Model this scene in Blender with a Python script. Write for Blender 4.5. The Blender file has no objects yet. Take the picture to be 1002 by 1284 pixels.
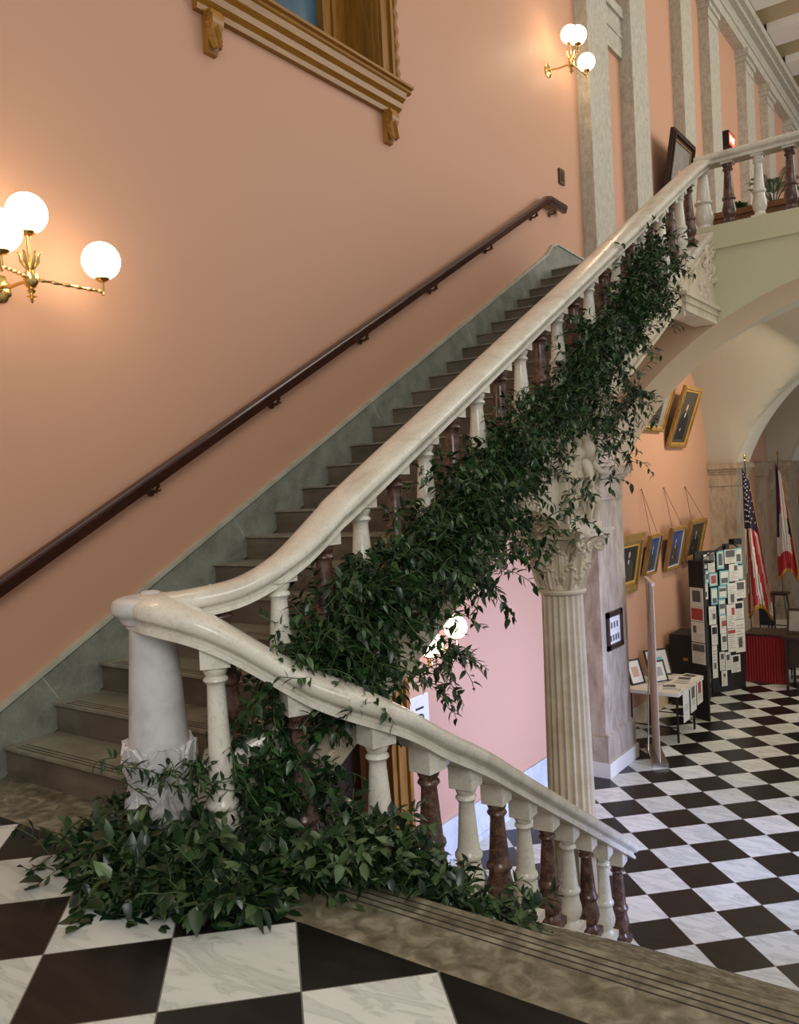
import bpy, bmesh, math, random
from mathutils import Vector, Matrix
random.seed(7)
PI = math.pi
sc = bpy.context.scene
COL = sc.collection
T = 0.44            # floor tile
SL = 0.536          # slope of the rising flight
ZL = -2.314         # lower hall floor
ZU = 4.296          # upper gallery floor
XW = -4.82          # left wall plane
YB = 10.05          # bridge face
def nose(y): return (y - 2.217) * SL

# ------------------------------------------------------------------ materials
def newmat(name):
    m = bpy.data.materials.new(name); m.use_nodes = True
    nt = m.node_tree; b = nt.nodes['Principled BSDF']
    return m, nt, b
def N(nt, t, **k):
    n = nt.nodes.new(t)
    for a, v in k.items(): setattr(n, a, v)
    return n
def ramp(nt, stops):
    r = N(nt, 'ShaderNodeValToRGB'); e = r.color_ramp.elements
    while len(e) < len(stops): e.new(0.5)
    for i, (p, c) in enumerate(stops):
        e[i].position = p; e[i].color = (*c, 1)
    return r
def pos(nt, scale=1.0, stretch=(1, 1, 1)):
    g = N(nt, 'ShaderNodeNewGeometry'); m = N(nt, 'ShaderNodeMapping')
    m.inputs['Scale'].default_value = [scale * s for s in stretch]
    nt.links.new(g.outputs['Position'], m.inputs['Vector']); return m.outputs[0]
def bump(nt, b, h, s=0.2, d=0.01):
    n = N(nt, 'ShaderNodeBump'); n.inputs['Strength'].default_value = s; n.inputs['Distance'].default_value = d
    nt.links.new(h, n.inputs['Height']); nt.links.new(n.outputs[0], b.inputs['Normal'])
def flat(name, c, rough=.5, metal=0, emit=None, es=0, noise=0):
    m, nt, b = newmat(name)
    b.inputs['Base Color'].default_value = (*c, 1); b.inputs['Roughness'].default_value = rough
    b.inputs['Metallic'].default_value = metal
    if emit: b.inputs['Emission Color'].default_value = (*emit, 1); b.inputs['Emission Strength'].default_value = es
    if noise:
        n = N(nt, 'ShaderNodeTexNoise'); n.inputs['Scale'].default_value = noise; n.inputs['Detail'].default_value = 5
        nt.links.new(pos(nt), n.inputs['Vector'])
        r = ramp(nt, [(.3, tuple(v * .8 for v in c)), (.7, tuple(min(1, v * 1.12) for v in c))])
        nt.links.new(n.outputs[0], r.inputs[0]); nt.links.new(r.outputs[0], b.inputs['Base Color'])
    return m
def stone(name, c0, c1, c2, scale=3, rough=.4, vein=.5, stretch=(1, 1, 1), bs=.05, veinc=None, vs=1.6):
    m, nt, b = newmat(name); p = pos(nt, 1, stretch)
    n = N(nt, 'ShaderNodeTexNoise'); n.inputs['Scale'].default_value = scale; n.inputs['Detail'].default_value = 8; n.inputs['Distortion'].default_value = .6
    nt.links.new(p, n.inputs['Vector'])
    r = ramp(nt, [(.3, c0), (.5, c1), (.72, c2)]); nt.links.new(n.outputs[0], r.inputs[0])
    v = N(nt, 'ShaderNodeTexNoise'); v.inputs['Scale'].default_value = scale * vs; v.inputs['Detail'].default_value = 6; v.inputs['Distortion'].default_value = 1.5
    nt.links.new(p, v.inputs['Vector'])
    vr = ramp(nt, [(.47, (0, 0, 0)), (.5, (1, 1, 1)), (.53, (0, 0, 0))]); nt.links.new(v.outputs[0], vr.inputs[0])
    mx = N(nt, 'ShaderNodeMix', data_type='RGBA'); mx.inputs[7].default_value = (*(veinc or tuple(x * .5 for x in c0)), 1)
    mu = N(nt, 'ShaderNodeMath', operation='MULTIPLY'); mu.inputs[1].default_value = vein
    nt.links.new(vr.outputs[0], mu.inputs[0]); nt.links.new(mu.outputs[0], mx.inputs[0])
    nt.links.new(r.outputs[0], mx.inputs[6]); nt.links.new(mx.outputs[2], b.inputs['Base Color'])
    b.inputs['Roughness'].default_value = rough
    if bs: bump(nt, b, n.outputs[0], bs)
    return m
def tiles(name, a0, b0, even_black):
    m, nt, b = newmat(name); al = PI / 4 - .0014
    g = N(nt, 'ShaderNodeNewGeometry')
    def dot(v, off):
        d = N(nt, 'ShaderNodeVectorMath', operation='DOT_PRODUCT'); d.inputs[1].default_value = v
        nt.links.new(g.outputs['Position'], d.inputs[0])
        a = N(nt, 'ShaderNodeMath', operation='ADD'); a.inputs[1].default_value = off
        nt.links.new(d.outputs['Value'], a.inputs[0]); return a.outputs[0]
    A = dot((math.cos(al) / T, math.sin(al) / T, 0), -a0 + 400)
    B = dot((math.sin(al) / T, -math.cos(al) / T, 0), -b0 + 400)
    def mth(op, x, y=None):
        n = N(nt, 'ShaderNodeMath', operation=op); nt.links.new(x, n.inputs[0])
        if y is not None:
            if isinstance(y, (int, float)): n.inputs[1].default_value = y
            else: nt.links.new(y, n.inputs[1])
        return n.outputs[0]
    fa, fb = mth('FLOOR', A), mth('FLOOR', B)
    par = mth('MODULO', mth('ADD', mth('ADD', fa, fb), .5), 2.0)
    black = mth('LESS_THAN' if even_black else 'GREATER_THAN', par, 1.0)
    # joint
    def edge(f): return mth('MINIMUM', mth('FRACT', f), mth('SUBTRACT', mth('MULTIPLY', mth('FRACT', f), -1.0), -1.0))
    j = mth('LESS_THAN', mth('MINIMUM', edge(A), edge(B)), .006)
    cv = N(nt, 'ShaderNodeCombineXYZ'); nt.links.new(fa, cv.inputs[0]); nt.links.new(fb, cv.inputs[1])
    wn = N(nt, 'ShaderNodeTexWhiteNoise', noise_dimensions='3D'); nt.links.new(cv.outputs[0], wn.inputs['Vector'])
    sh = N(nt, 'ShaderNodeVectorMath', operation='MULTIPLY_ADD'); sh.inputs[1].default_value = (7, 7, 7)
    nt.links.new(wn.outputs['Color'], sh.inputs[0]); nt.links.new(g.outputs['Position'], sh.inputs[2])
    mp = N(nt, 'ShaderNodeMapping'); mp.inputs['Rotation'].default_value = (0, 0, .75); mp.inputs['Scale'].default_value = (1, 3.4, 1)
    nt.links.new(sh.outputs[0], mp.inputs[0])
    n = N(nt, 'ShaderNodeTexNoise'); n.inputs['Scale'].default_value = 3.0; n.inputs['Detail'].default_value = 9; n.inputs['Distortion'].default_value = 1.2
    nt.links.new(mp.outputs[0], n.inputs['Vector'])
    w = ramp(nt, [(.28, (.48, .50, .46)), (.40, (.71, .73, .69)), (.46, (.60, .63, .59)), (.50, (.76, .78, .74)), (.7, (.82, .83, .79))])
    nt.links.new(n.outputs[0], w.inputs[0])
    k = ramp(nt, [(.3, (.006, .0055, .005)), (.7, (.015, .013, .011))]); nt.links.new(n.outputs[0], k.inputs[0])
    wv = N(nt, 'ShaderNodeMix', data_type='RGBA'); wv.blend_type = 'MULTIPLY'
    vr = ramp(nt, [(0, (.78, .80, .76)), (1, (1, 1, 1))]); nt.links.new(wn.outputs['Value'], vr.inputs[0])
    wv.inputs[0].default_value = 1; nt.links.new(w.outputs[0], wv.inputs[6]); nt.links.new(vr.outputs[0], wv.inputs[7])
    mx = N(nt, 'ShaderNodeMix', data_type='RGBA'); nt.links.new(black, mx.inputs[0]); nt.links.new(wv.outputs[2], mx.inputs[6]); nt.links.new(k.outputs[0], mx.inputs[7])
    m2 = N(nt, 'ShaderNodeMix', data_type='RGBA'); nt.links.new(j, m2.inputs[0]); nt.links.new(mx.outputs[2], m2.inputs[6]); m2.inputs[7].default_value = (.16, .15, .13, 1)
    nt.links.new(m2.outputs[2], b.inputs['Base Color'])
    b.inputs['Roughness'].default_value = .30; b.inputs['Specular IOR Level'].default_value = .32
    return m
def wood(name, c0, c1, rough=.35, scale=6, stretch=(4, 4, .5)):
    m, nt, b = newmat(name); p = pos(nt, 1, stretch)
    n = N(nt, 'ShaderNodeTexNoise'); n.inputs['Scale'].default_value = scale; n.inputs['Detail'].default_value = 7; n.inputs['Distortion'].default_value = .8
    nt.links.new(p, n.inputs['Vector']); r = ramp(nt, [(.3, c0), (.7, c1)]); nt.links.new(n.outputs[0], r.inputs[0])
    nt.links.new(r.outputs[0], b.inputs['Base Color']); b.inputs['Roughness'].default_value = rough
    bump(nt, b, n.outputs[0], .08); return m
M = {}
M['pink'] = flat('salmon_paint', (.55, .305, .195), .55)
M['green'] = flat('pale_green_plaster', (.60, .57, .37), .6)
M['vault'] = flat('grey_plaster', (.46, .43, .34), .65)
M['cream'] = flat('cream_plaster', (.64, .49, .32), .6)
M['offwhite'] = flat('off_white_plaster', (.72, .66, .56), .6)
M['string'] = stone('cream_carved_stone', (.58, .49, .34), (.68, .59, .44), (.74, .66, .51), 4, .45, .15)
M['marble'] = stone('white_marble', (.60, .55, .45), (.73, .69, .58), (.79, .75, .64), 5, .2, .26, bs=0, veinc=(.30, .27, .22), vs=2.6)
M['newel'] = stone('grey_white_marble', (.50, .50, .49), (.64, .64, .62), (.72, .71, .68), 6, .25, .12, bs=0, veinc=(.36, .36, .37), vs=.6)
M['brown'] = stone('brown_marble', (.035, .017, .011), (.085, .040, .028), (.19, .11, .08), 16, .25, .35, bs=0, veinc=(.32, .23, .18), vs=1.7)
M['skirt'] = stone('grey_green_slate', (.15, .165, .135), (.21, .225, .185), (.27, .285, .24), 5, .35, .25, bs=.02, veinc=(.4, .42, .37))
M['skirtcap'] = stone('pale_slate_edge', (.36, .36, .28), (.42, .42, .33), (.5, .5, .4), 6, .4, .1)
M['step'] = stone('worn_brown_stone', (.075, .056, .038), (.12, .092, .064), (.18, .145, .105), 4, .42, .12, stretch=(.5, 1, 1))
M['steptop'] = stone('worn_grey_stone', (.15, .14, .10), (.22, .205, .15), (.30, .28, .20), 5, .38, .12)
M['landing'] = stone('mottled_limestone', (.085, .075, .045), (.17, .15, .098), (.34, .31, .22), 13, .42, .25, vs=.6, veinc=(.30, .27, .19))
M['groove'] = flat('dark_groove', (.02, .018, .014), .8)
M['granite'] = stone('mottled_grey_granite', (.38, .36, .29), (.47, .45, .37), (.55, .53, .45), 16, .42, .35, vs=.6, veinc=(.2, .19, .155), stretch=(1, 1, .6))
M['pier'] = stone('taupe_stone', (.29, .22, .145), (.41, .33, .235), (.51, .43, .32), 9, .45, .2, vs=1.2, stretch=(1, 1, .35))
M['bluemarble'] = stone('pale_blue_grey_marble', (.45, .48, .50), (.58, .60, .61), (.66, .67, .66), 3, .35, .25, bs=0)
M['oak'] = wood('golden_oak', (.20, .085, .010), (.36, .165, .024))
M['oakh'] = wood('golden_oak_horizontal', (.24, .105, .012), (.36, .165, .024), stretch=(6, .6, 9))
M['rope'] = wood('carved_golden_oak', (.26, .115, .016), (.40, .19, .03), stretch=(1, 1, 1))
M['cherry'] = wood('dark_red_brown_wood', (.030, .010, .006), (.060, .020, .011), .14, stretch=(1, .6, 1))
M['darkwood'] = wood('dark_wood', (.02, .012, .008), (.05, .025, .015), .3)
M['brass'] = flat('polished_brass', (.80, .55, .20), .22, 1)
M['bronze'] = flat('dark_bronze', (.14, .085, .045), .35, .8)
M['globe'] = flat('glowing_opal_glass', (1, .95, .85), .3, 0, (1, .80, .52), 11)
M['glass'] = flat('blue_window_glass', (.06, .14, .20), .12, noise=4)
M['black'] = flat('black_board', (.008, .008, .009), .6)
M['blackmetal'] = flat('black_metal', (.02, .02, .02), .35, .6)
M['alu'] = flat('silver_metal', (.6, .6, .62), .25, 1)
M['paper'] = flat('white_paper', (.72, .70, .62), .7)
M['teal'] = flat('turquoise_card', (.22, .52, .56), .7)
M['photo'] = flat('dark_photo_print', (.10, .10, .10), .5, noise=20)
M['redp'] = flat('red_print', (.40, .05, .05), .5)
M['text'] = flat('grey_print', (.38, .37, .34), .7)
M['banner'] = flat('cream_banner_fabric', (.66, .58, .46), .6)
M['red'] = flat('crimson_cloth', (.28, .012, .020), .7)
M['flagred'] = flat('flag_red', (.42, .02, .03), .6)
M['flagwhite'] = flat('flag_white', (.68, .62, .55), .6)
M['flagblue'] = flat('flag_blue', (.012, .016, .06), .6)
M['fringe'] = flat('gold_fringe', (.62, .34, .05), .5)
M['gilt'] = wood('gilt_frame', (.22, .11, .03), (.42, .26, .08), .3)
M['canvas'] = flat('dark_canvas', (.045, .045, .035), .35, noise=5)
M['canvasblue'] = flat('blue_canvas', (.035, .07, .22), .35, noise=5)
M['canvasgrey'] = flat('grey_canvas', (.25, .24, .21), .35, noise=5)
M['skin'] = flat('painted_flesh_tone', (.55, .33, .22), .4)
M['exitred'] = flat('exit_red_glow', (.8, .05, .02), .4, 0, (1, .06, .02), 3.0)
M['exitwhite'] = flat('exit_letter_glow', (1, .5, .3), .4, 0, (1, .5, .3), 5.0)
M['stem'] = flat('green_stem', (.06, .10, .03), .6)
M['palmgreen'] = flat('palm_green', (.045, .10, .035), .5)
M['ferngreen'] = flat('fern_green', (.11, .22, .05), .5)
M['soil'] = flat('dark_soil', (.03, .02, .015), .9)
M['walnut'] = wood('brown_planter_wood', (.16, .07, .025), (.27, .13, .05), stretch=(.6, 6, 9))
M['coffer'] = flat('brown_coffer', (.42, .33, .19), .7)
M['beam'] = flat('white_beam', (.74, .70, .64), .6)
def leafmat(name, c0, c1, c2):
    m, nt, b = newmat(name); g = N(nt, 'ShaderNodeNewGeometry')
    r = ramp(nt, [(0, c0), (.6, c1), (1, c2)]); nt.links.new(g.outputs['Random Per Island'], r.inputs[0])
    nt.links.new(r.outputs[0], b.inputs['Base Color']); b.inputs['Roughness'].default_value = .32
    b.inputs['Specular IOR Level'].default_value = .5
    return m
M['leaf'] = leafmat('smilax_leaf', (.008, .024, .008), (.020, .056, .016), (.058, .120, .035))
M['leafbig'] = leafmat('ruscus_leaf', (.006, .018, .007), (.018, .048, .015), (.10, .16, .06))

# ------------------------------------------------------------------ mesh builder
class MB:
    def __init__(s): s.v = []; s.f = []; s.mi = []; s.mats = []
    def m(s, mat):
        if mat not in s.mats: s.mats.append(mat)
        return s.mats.index(mat)
    def add(s, vs, fs, mat=None):
        o = len(s.v); s.v += [tuple(v) for v in vs]; k = s.m(mat) if mat else 0
        for f in fs: s.f.append(tuple(i + o for i in f)); s.mi.append(k)
        return s
    def box(s, x0, x1, y0, y1, z0, z1, mat=None, mtx=None):
        vs = [Vector((x, y, z)) for x in (x0, x1) for y in (y0, y1) for z in (z0, z1)]
        if mtx: vs = [mtx @ v for v in vs]
        return s.add(vs, [(0, 1, 3, 2), (4, 6, 7, 5), (0, 4, 5, 1), (2, 3, 7, 6), (0, 2, 6, 4), (1, 5, 7, 3)], mat)
    def prism(s, pts, a0, a1, axis, mat=None):
        # pts in the two other axes (order x,y / x,z / y,z), extruded along axis
        n = len(pts)
        def P(p, a):
            return (a, p[0], p[1]) if axis == 'x' else ((p[0], a, p[1]) if axis == 'y' else (p[0], p[1], a))
        vs = [P(p, a0) for p in pts] + [P(p, a1) for p in pts]
        fs = [tuple(range(n)), tuple(range(2 * n - 1, n - 1, -1))] + [(i, i + n, (i + 1) % n + n, (i + 1) % n) for i in range(n)]
        return s.add(vs, fs, mat)
    def lathe(s, prof, seg=24, c=(0, 0, 0), mat=None, rf=None, mtx=None, ecc=1):
        vs = []; c = Vector(c)
        for r, z in prof:
            for i in range(seg):
                a = 2 * PI * i / seg; rr = r * (rf(a) if rf else 1)
                v = Vector((rr * math.cos(a), rr * math.sin(a) * ecc, z))
                vs.append((mtx @ v if mtx else v) + c)
        n = len(prof); fs = []
        for j in range(n - 1):
            for i in range(seg):
                k = (i + 1) % seg; fs.append((j * seg + i, j * seg + k, (j + 1) * seg + k, (j + 1) * seg + i))
        fs.append(tuple(range(seg - 1, -1, -1))); fs.append(tuple((n - 1) * seg + i for i in range(seg)))
        return s.add(vs, fs, mat)
    def tube(s, pts, r, seg=8, mat=None, twist=None):
        pts = [Vector(p) for p in pts]; n = len(pts)
        rs = r if isinstance(r, (list, tuple)) else [r] * n
        vs = []; ref = Vector((0, 0, 1))
        for i, p in enumerate(pts):
            t = (pts[min(i + 1, n - 1)] - pts[max(i - 1, 0)]).normalized()
            if abs(t.z) > .95: ref = Vector((1, 0, 0))
            else: ref = Vector((0, 0, 1))
            a = t.cross(ref).normalized(); b = a.cross(t)
            for k in range(seg):
                an = 2 * PI * k / seg; rr = rs[i] * (1 + twist * math.cos(2 * (an) + i * 1.2) if twist else 1)
                vs.append(p + (a * math.cos(an) + b * math.sin(an)) * rr)
        fs = [(i * seg + k, i * seg + (k + 1) % seg, (i + 1) * seg + (k + 1) % seg, (i + 1) * seg + k) for i in range(n - 1) for k in range(seg)]
        fs.append(tuple(range(seg - 1, -1, -1))); fs.append(tuple((n - 1) * seg + k for k in range(seg)))
        return s.add(vs, fs, mat)
    def sweep(s, path, prof, mat=None):
        # path of points, closed profile (side, up); the section stays upright
        path = [Vector(p) for p in path]; n = len(path); m = len(prof); vs = []
        for i, p in enumerate(path):
            d0 = (path[i] - path[i - 1]) if i else (path[1] - path[0]); d1 = (path[i + 1] - path[i]) if i < n - 1 else d0
            d0 = Vector((d0.x, d0.y, 0)).normalized(); d1 = Vector((d1.x, d1.y, 0)).normalized()
            t = (d0 + d1).normalized(); side = Vector((t.y, -t.x, 0)); k = 1 / max(.5, t.dot(d1))
            for u, w in prof: vs.append(p + side * u * k + Vector((0, 0, w)))
        fs = [(i * m + j, (i + 1) * m + j, (i + 1) * m + (j + 1) % m, i * m + (j + 1) % m) for i in range(n - 1) for j in range(m)]
        fs.append(tuple(range(m))); fs.append(tuple((n - 1) * m + j for j in range(m - 1, -1, -1)))
        return s.add(vs, fs, mat)
    def ball(s, c, r, mat=None, seg=20, sq=(1, 1, 1)):
        rings = seg // 2; prof = []
        vs = []; fs = []
        for j in range(rings + 1):
            th = PI * j / rings
            for i in range(seg):
                a = 2 * PI * i / seg
                vs.append((c[0] + r * sq[0] * math.sin(th) * math.cos(a), c[1] + r * sq[1] * math.sin(th) * math.sin(a), c[2] - r * sq[2] * math.cos(th)))
        for j in range(rings):
            for i in range(seg):
                k = (i + 1) % seg; fs.append((j * seg + i, j * seg + k, (j + 1) * seg + k, (j + 1) * seg + i))
        return s.add(vs, fs, mat)
WL = {}
def build(name, mb, mat=None, parent=None, smooth=False, origin=None, angle=35, local=False):
    me = bpy.data.meshes.new(name)
    off = Vector((0, 0, 0))
    if parent is not None and not local: off = WL.get(parent.name, Vector((0, 0, 0)))
    if origin is not None: off = Vector(origin)
    me.from_pydata([tuple(Vector(v) - off) for v in mb.v], [], mb.f)
    mats = mb.mats or [mat]
    for m_ in mats: me.materials.append(M[m_] if isinstance(m_, str) else m_)
    if mb.mats: me.polygons.foreach_set('material_index', mb.mi)
    bm = bmesh.new(); bm.from_mesh(me); bmesh.ops.recalc_face_normals(bm, faces=bm.faces)
    if smooth:
        for f in bm.faces: f.smooth = True
        for e in bm.edges:
            if len(e.link_faces) == 2 and e.calc_face_angle(0) > math.radians(angle): e.smooth = False
    bm.to_mesh(me); bm.free()
    o = bpy.data.objects.new(name, me); COL.objects.link(o)
    if parent is not None:
        o.parent = parent; WL[o.name] = WL.get(parent.name, Vector((0, 0, 0)))
        if origin is not None: o.location = off - WL.get(parent.name, Vector((0, 0, 0))); WL[o.name] = off
    elif origin is not None: o.location = off; WL[o.name] = off
    else: WL[o.name] = Vector((0, 0, 0))
    return o
def thing(name, label, cat, loc=(0, 0, 0), group=None):
    o = bpy.data.objects.new(name, None); COL.objects.link(o); o.location = loc; o.empty_display_size = .1
    WL[o.name] = Vector(loc); o['label'] = label; o['category'] = cat
    if group: o['group'] = group
    return o
def tag(o, label, cat, group=None):
    o['label'] = label; o['category'] = cat
    if group: o['group'] = group
    return o
def struct(name, mb, mat=None, smooth=False, label=None, cat=None):
    o = build(name, mb, mat, smooth=smooth); o['kind'] = 'structure'
    if label: o['label'] = label; o['category'] = cat
    return o
def lerp(a, b, t): return a + (b - a) * t
def poly(pts, n=10):
    # Catmull-Rom through points
    P = [Vector(p) for p in pts]; out = []
    for i in range(len(P) - 1):
        p0 = P[max(i - 1, 0)]; p1 = P[i]; p2 = P[i + 1]; p3 = P[min(i + 2, len(P) - 1)]
        for k in range(n):
            t = k / n
            out.append(.5 * ((2 * p1) + (p2 - p0) * t + (2 * p0 - 5 * p1 + 4 * p2 - p3) * t * t + (3 * p1 - p0 - 3 * p2 + p3) * t ** 3))
    out.append(P[-1]); return out

# ------------------------------------------------------------------ camera
F = Vector((0, 1, 0))
yaw, pit, rol = .628, .0291, -.0516
F = Vector((-math.sin(yaw) * math.cos(pit), math.cos(yaw) * math.cos(pit), -math.sin(pit)))
R = Vector((math.cos(yaw), math.sin(yaw), 0)); U = R.cross(F)
R2 = R * math.cos(rol) + U * math.sin(rol); U2 = -R * math.sin(rol) + U * math.cos(rol)
cd = bpy.data.cameras.new('camera'); cam = bpy.data.objects.new('camera', cd); COL.objects.link(cam)
mt = Matrix(((R2.x, U2.x, -F.x, 0), (R2.y, U2.y, -F.y, 0), (R2.z, U2.z, -F.z, 1.5665), (0, 0, 0, 1)))
cam.matrix_world = mt
cd.sensor_fit = 'VERTICAL'; cd.sensor_height = 36; cd.lens = 1060.6 / 1284 * 36; cd.clip_start = .05; cd.clip_end = 200
sc.camera = cam

# ------------------------------------------------------------------ setting
exec_parts = []
mb = MB().box(XW, 6, -4, 2.205, -.25, 0)
struct('floor_landing', mb, tiles('landing_tiles', -.9441, -6.0043, True), label='black and white diamond marble tiled landing floor in the foreground', cat='floor')
mb = MB().box(XW - .4, 8, 2.0, 34, ZL - .2, ZL)
struct('floor_hall', mb, tiles('hall_tiles', 8.4537, -18.5913, False), label='black and white marble tiled floor of the lower hall', cat='floor')
# wall with window and doorway openings
WX0 = XW - .45
def wallbox(mb, y0, y1, z0, z1): mb.box(WX0, XW, y0, y1, z0, z1)
mb = MB()
wallbox(mb, -4, 4.85, ZL, 12); wallbox(mb, 6.62, 34, .1, 12); wallbox(mb, 4.85, 6.62, .1, 5.44); wallbox(mb, 4.85, 6.62, 8.6, 12)
wallbox(mb, 4.85, 5.0, ZL, .1); wallbox(mb, 6.3, 34, ZL, .1)
struct('wall_left', mb, 'pink', label='salmon pink painted wall running beside the staircase', cat='wall')
struct('wall_back', MB().box(WX0, 8, 34, 34.3, ZL, 12), 'pink')
# gallery floor and hall ceiling
mb = MB().box(XW, 4, 10.3, 34, 4.26, ZU)
struct('floor_gallery', mb, 'step')
c = bpy.data.objects
mb = MB().box(WX0, 6, -4, 34, 11.98, 12.3)
struct('ceiling_gallery', mb, 'coffer')
for i, y in enumerate([3.7, 5.7, 7.7, 9.7, 11.7, 13.7, 15.7, 17.7, 19.7, 21.7, 23.7, 25.7, 27.7, 29.7]):
    o = struct('trim_%d' % (i + 1), MB().box(-4.4, 6, y, y + .9, 11.80, 11.98), 'beam')
# vaulted lower ceiling
CX, CZc, RR = -.8, -.18, 3.94
C2X, C2Z, R2r = -.8, .45, 3.7
def arc(cx, cz, r, zs=1.7, n=40):
    a0 = math.asin((zs - cz) / r); return [(cx + r * math.cos(lerp(PI - a0, a0, i / n)), cz + r * math.sin(lerp(PI - a0, a0, i / n))) for i in range(n + 1)]
def ztf(x, zt, cut): return 3.8 if cut and x < -2.93 else zt
def archwall(name, arcpts, x0, x1, y0, y1, ztop, mat, soff, label=None, front=None, cut=False):
    mb = MB(); n = len(arcpts); back_ = arcpts; front = front or arcpts
    for yy in (y0, y1):
        arcpts = front if yy == y0 else back_
        vs = []; fs = []
        for (x, z) in arcpts: vs += [(x, yy, z), (x, yy, ztf(x, ztop, cut))]
        for i in range(n - 1): fs.append((2 * i, 2 * i + 1, 2 * i + 3, 2 * i + 2))
        kk = sum(1 for q in arcpts[1:] if cut and q[0] < -2.62)  # left spandrel: its shade is painted in as tan instead of wall colour
        mb.add(vs, fs[:kk], 'cream'); mb.add(vs, fs[kk:], mat)
        xa, za = arcpts[0]; xb, zb = arcpts[-1]
        mb.add([(x0, yy, za), (xa, yy, za), (xa, yy, ztf(xa, ztop, cut)), (x0, yy, ztf(x0, ztop, cut))], [(0, 1, 2, 3)], 'cream' if cut else mat)
        mb.add([(x1, yy, za), (xb, yy, za), (xb, yy, ztop), (x1, yy, ztop)], [(0, 1, 2, 3)], mat)
    vs = []
    for (x, z), (xb_, zb_) in zip(front, back_): vs += [(x, y0, z), (xb_, y1, zb_)]
    mb.add(vs, [(2 * i, 2 * i + 1, 2 * i + 3, 2 * i + 2) for i in range(n - 1)], soff)
    xc = -2.93 if cut else x0
    mb.add([(xc, y0, ztop), (xc, y1, ztop), (x1, y1, ztop), (x1, y0, ztop)], [(0, 1, 2, 3)], mat)
    mb.add([(arcpts[0][0], y0, arcpts[0][1]), (arcpts[0][0], y1, arcpts[0][1]), (x0, y1, arcpts[0][1]), (x0, y0, arcpts[0][1])], [(0, 1, 2, 3)], mat)
    mb.add([(arcpts[-1][0], y0, arcpts[-1][1]), (arcpts[-1][0], y1, arcpts[-1][1]), (x1, y1, arcpts[-1][1]), (x1, y0, arcpts[-1][1])], [(0, 1, 2, 3)], mat)
    return struct(name, mb, label=label, cat='wall' if label else None)
archwall('wall_bridge', arc(CX, CZc, RR), XW, 4.0, YB - .12, 11.1, 4.25, 'green', 'cream', 'pale green arched wall carrying the upper gallery bridge', arc(-.784, -.145, 3.86), True)
archwall('wall_arch_middle', arc(C2X, C2Z, R2r), XW, 4.0, 17.0, 17.95, 4.25, 'vault', 'offwhite')
archwall('wall_arch_far', arc(C2X, C2Z, R2r), XW, 4.0, 22.0, 22.9, 4.25, 'vault', 'offwhite')
def vault(name, y0, y1, cx, cz, r):
    mb = MB(); nx, ny = 60, 40; vs = []; yc = (y0 + y1) / 2; hy = (y1 - y0) / 2
    for j in range(ny + 1):
        for i in range(nx + 1):
            x = lerp(XW, 4.0, i / nx); y = lerp(y0, y1, j / ny)
            q = r * r - (x - cx) ** 2; za = cz + math.sqrt(q) if q > 0 else -9
            e = 1 - ((y - yc) / hy) ** 2; zb = 1.7 + 2.45 * math.sqrt(max(0, e))
            z = min(4.2, max(za, zb, 1.68)); vs.append((x, y, z))
    fs = [(j * (nx + 1) + i, j * (nx + 1) + i + 1, (j + 1) * (nx + 1) + i + 1, (j + 1) * (nx + 1) + i) for j in range(ny) for i in range(nx)]
    mb.add(vs, fs); return struct(name, mb, 'vault', smooth=True)
vault('ceiling_vault', 11.1, 17.0, CX, CZc + .12, RR + .05)
vault('ceiling_vault_far', 17.95, 22.0, C2X, C2Z + .1, R2r + .04)
# lower wall baseboards
struct('baseboard_left', MB().box(XW, XW + .035, 6.62, 10.25, ZL, ZL + .42).box(XW, XW + .045, 6.62, 10.25, ZL, ZL + .06), 'bluemarble')
struct('baseboard_hall', MB().box(XW, XW + .03, 11.2, 17, ZL, ZL + .3).box(XW, XW + .03, 17.95, 22, ZL, ZL + .3), 'cream')
# wall under the landing
struct('wall_landing', MB().box(XW, 6, 2.0, 2.5, ZL, -.2), 'cream')
# landing edge stone with grooves: straight border then the nosing
mb = MB().box(XW, 6, 2.205, 2.575, -.25, .001)
struct('trim_15', mb, 'landing')
mb = MB()
for k in range(4):
    y = 2.432 + .034 * k
    mb.box(-2.25, 6, y, y + .007, -.003, .0016)
struct('trim_16', mb, 'groove')
# doorway in lower wall
d = MB().box(-5.25, -5.2, 5.0, 6.3, ZL, .1)
door = struct('door_1', d, 'darkwood', label='dark recessed door under the staircase', cat='door')
def jamb(mb, y0, y1, sgn):
    mb.box(XW - .3, XW + .03, y0, y1, ZL + .3, .05)
    w = y1 - y0
    mb.box(XW - .02, XW + .055, y0 + w * .25, y0 + w * .5, ZL + .3, .05); mb.box(XW - .02, XW + .06, y1 - .05, y1, ZL + .3, .05)
    mb.box(XW - .3, XW + .07, y0 - .01, y1 + .015, ZL, ZL + .42)
mb = MB(); jamb(mb, 6.28, 6.56, 1); jamb(mb, 4.74, 5.02, 1); mb.box(XW - .3, XW + .06, 4.74, 6.56, .05, .3)
build('door_frame', mb, 'oak', door)
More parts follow.
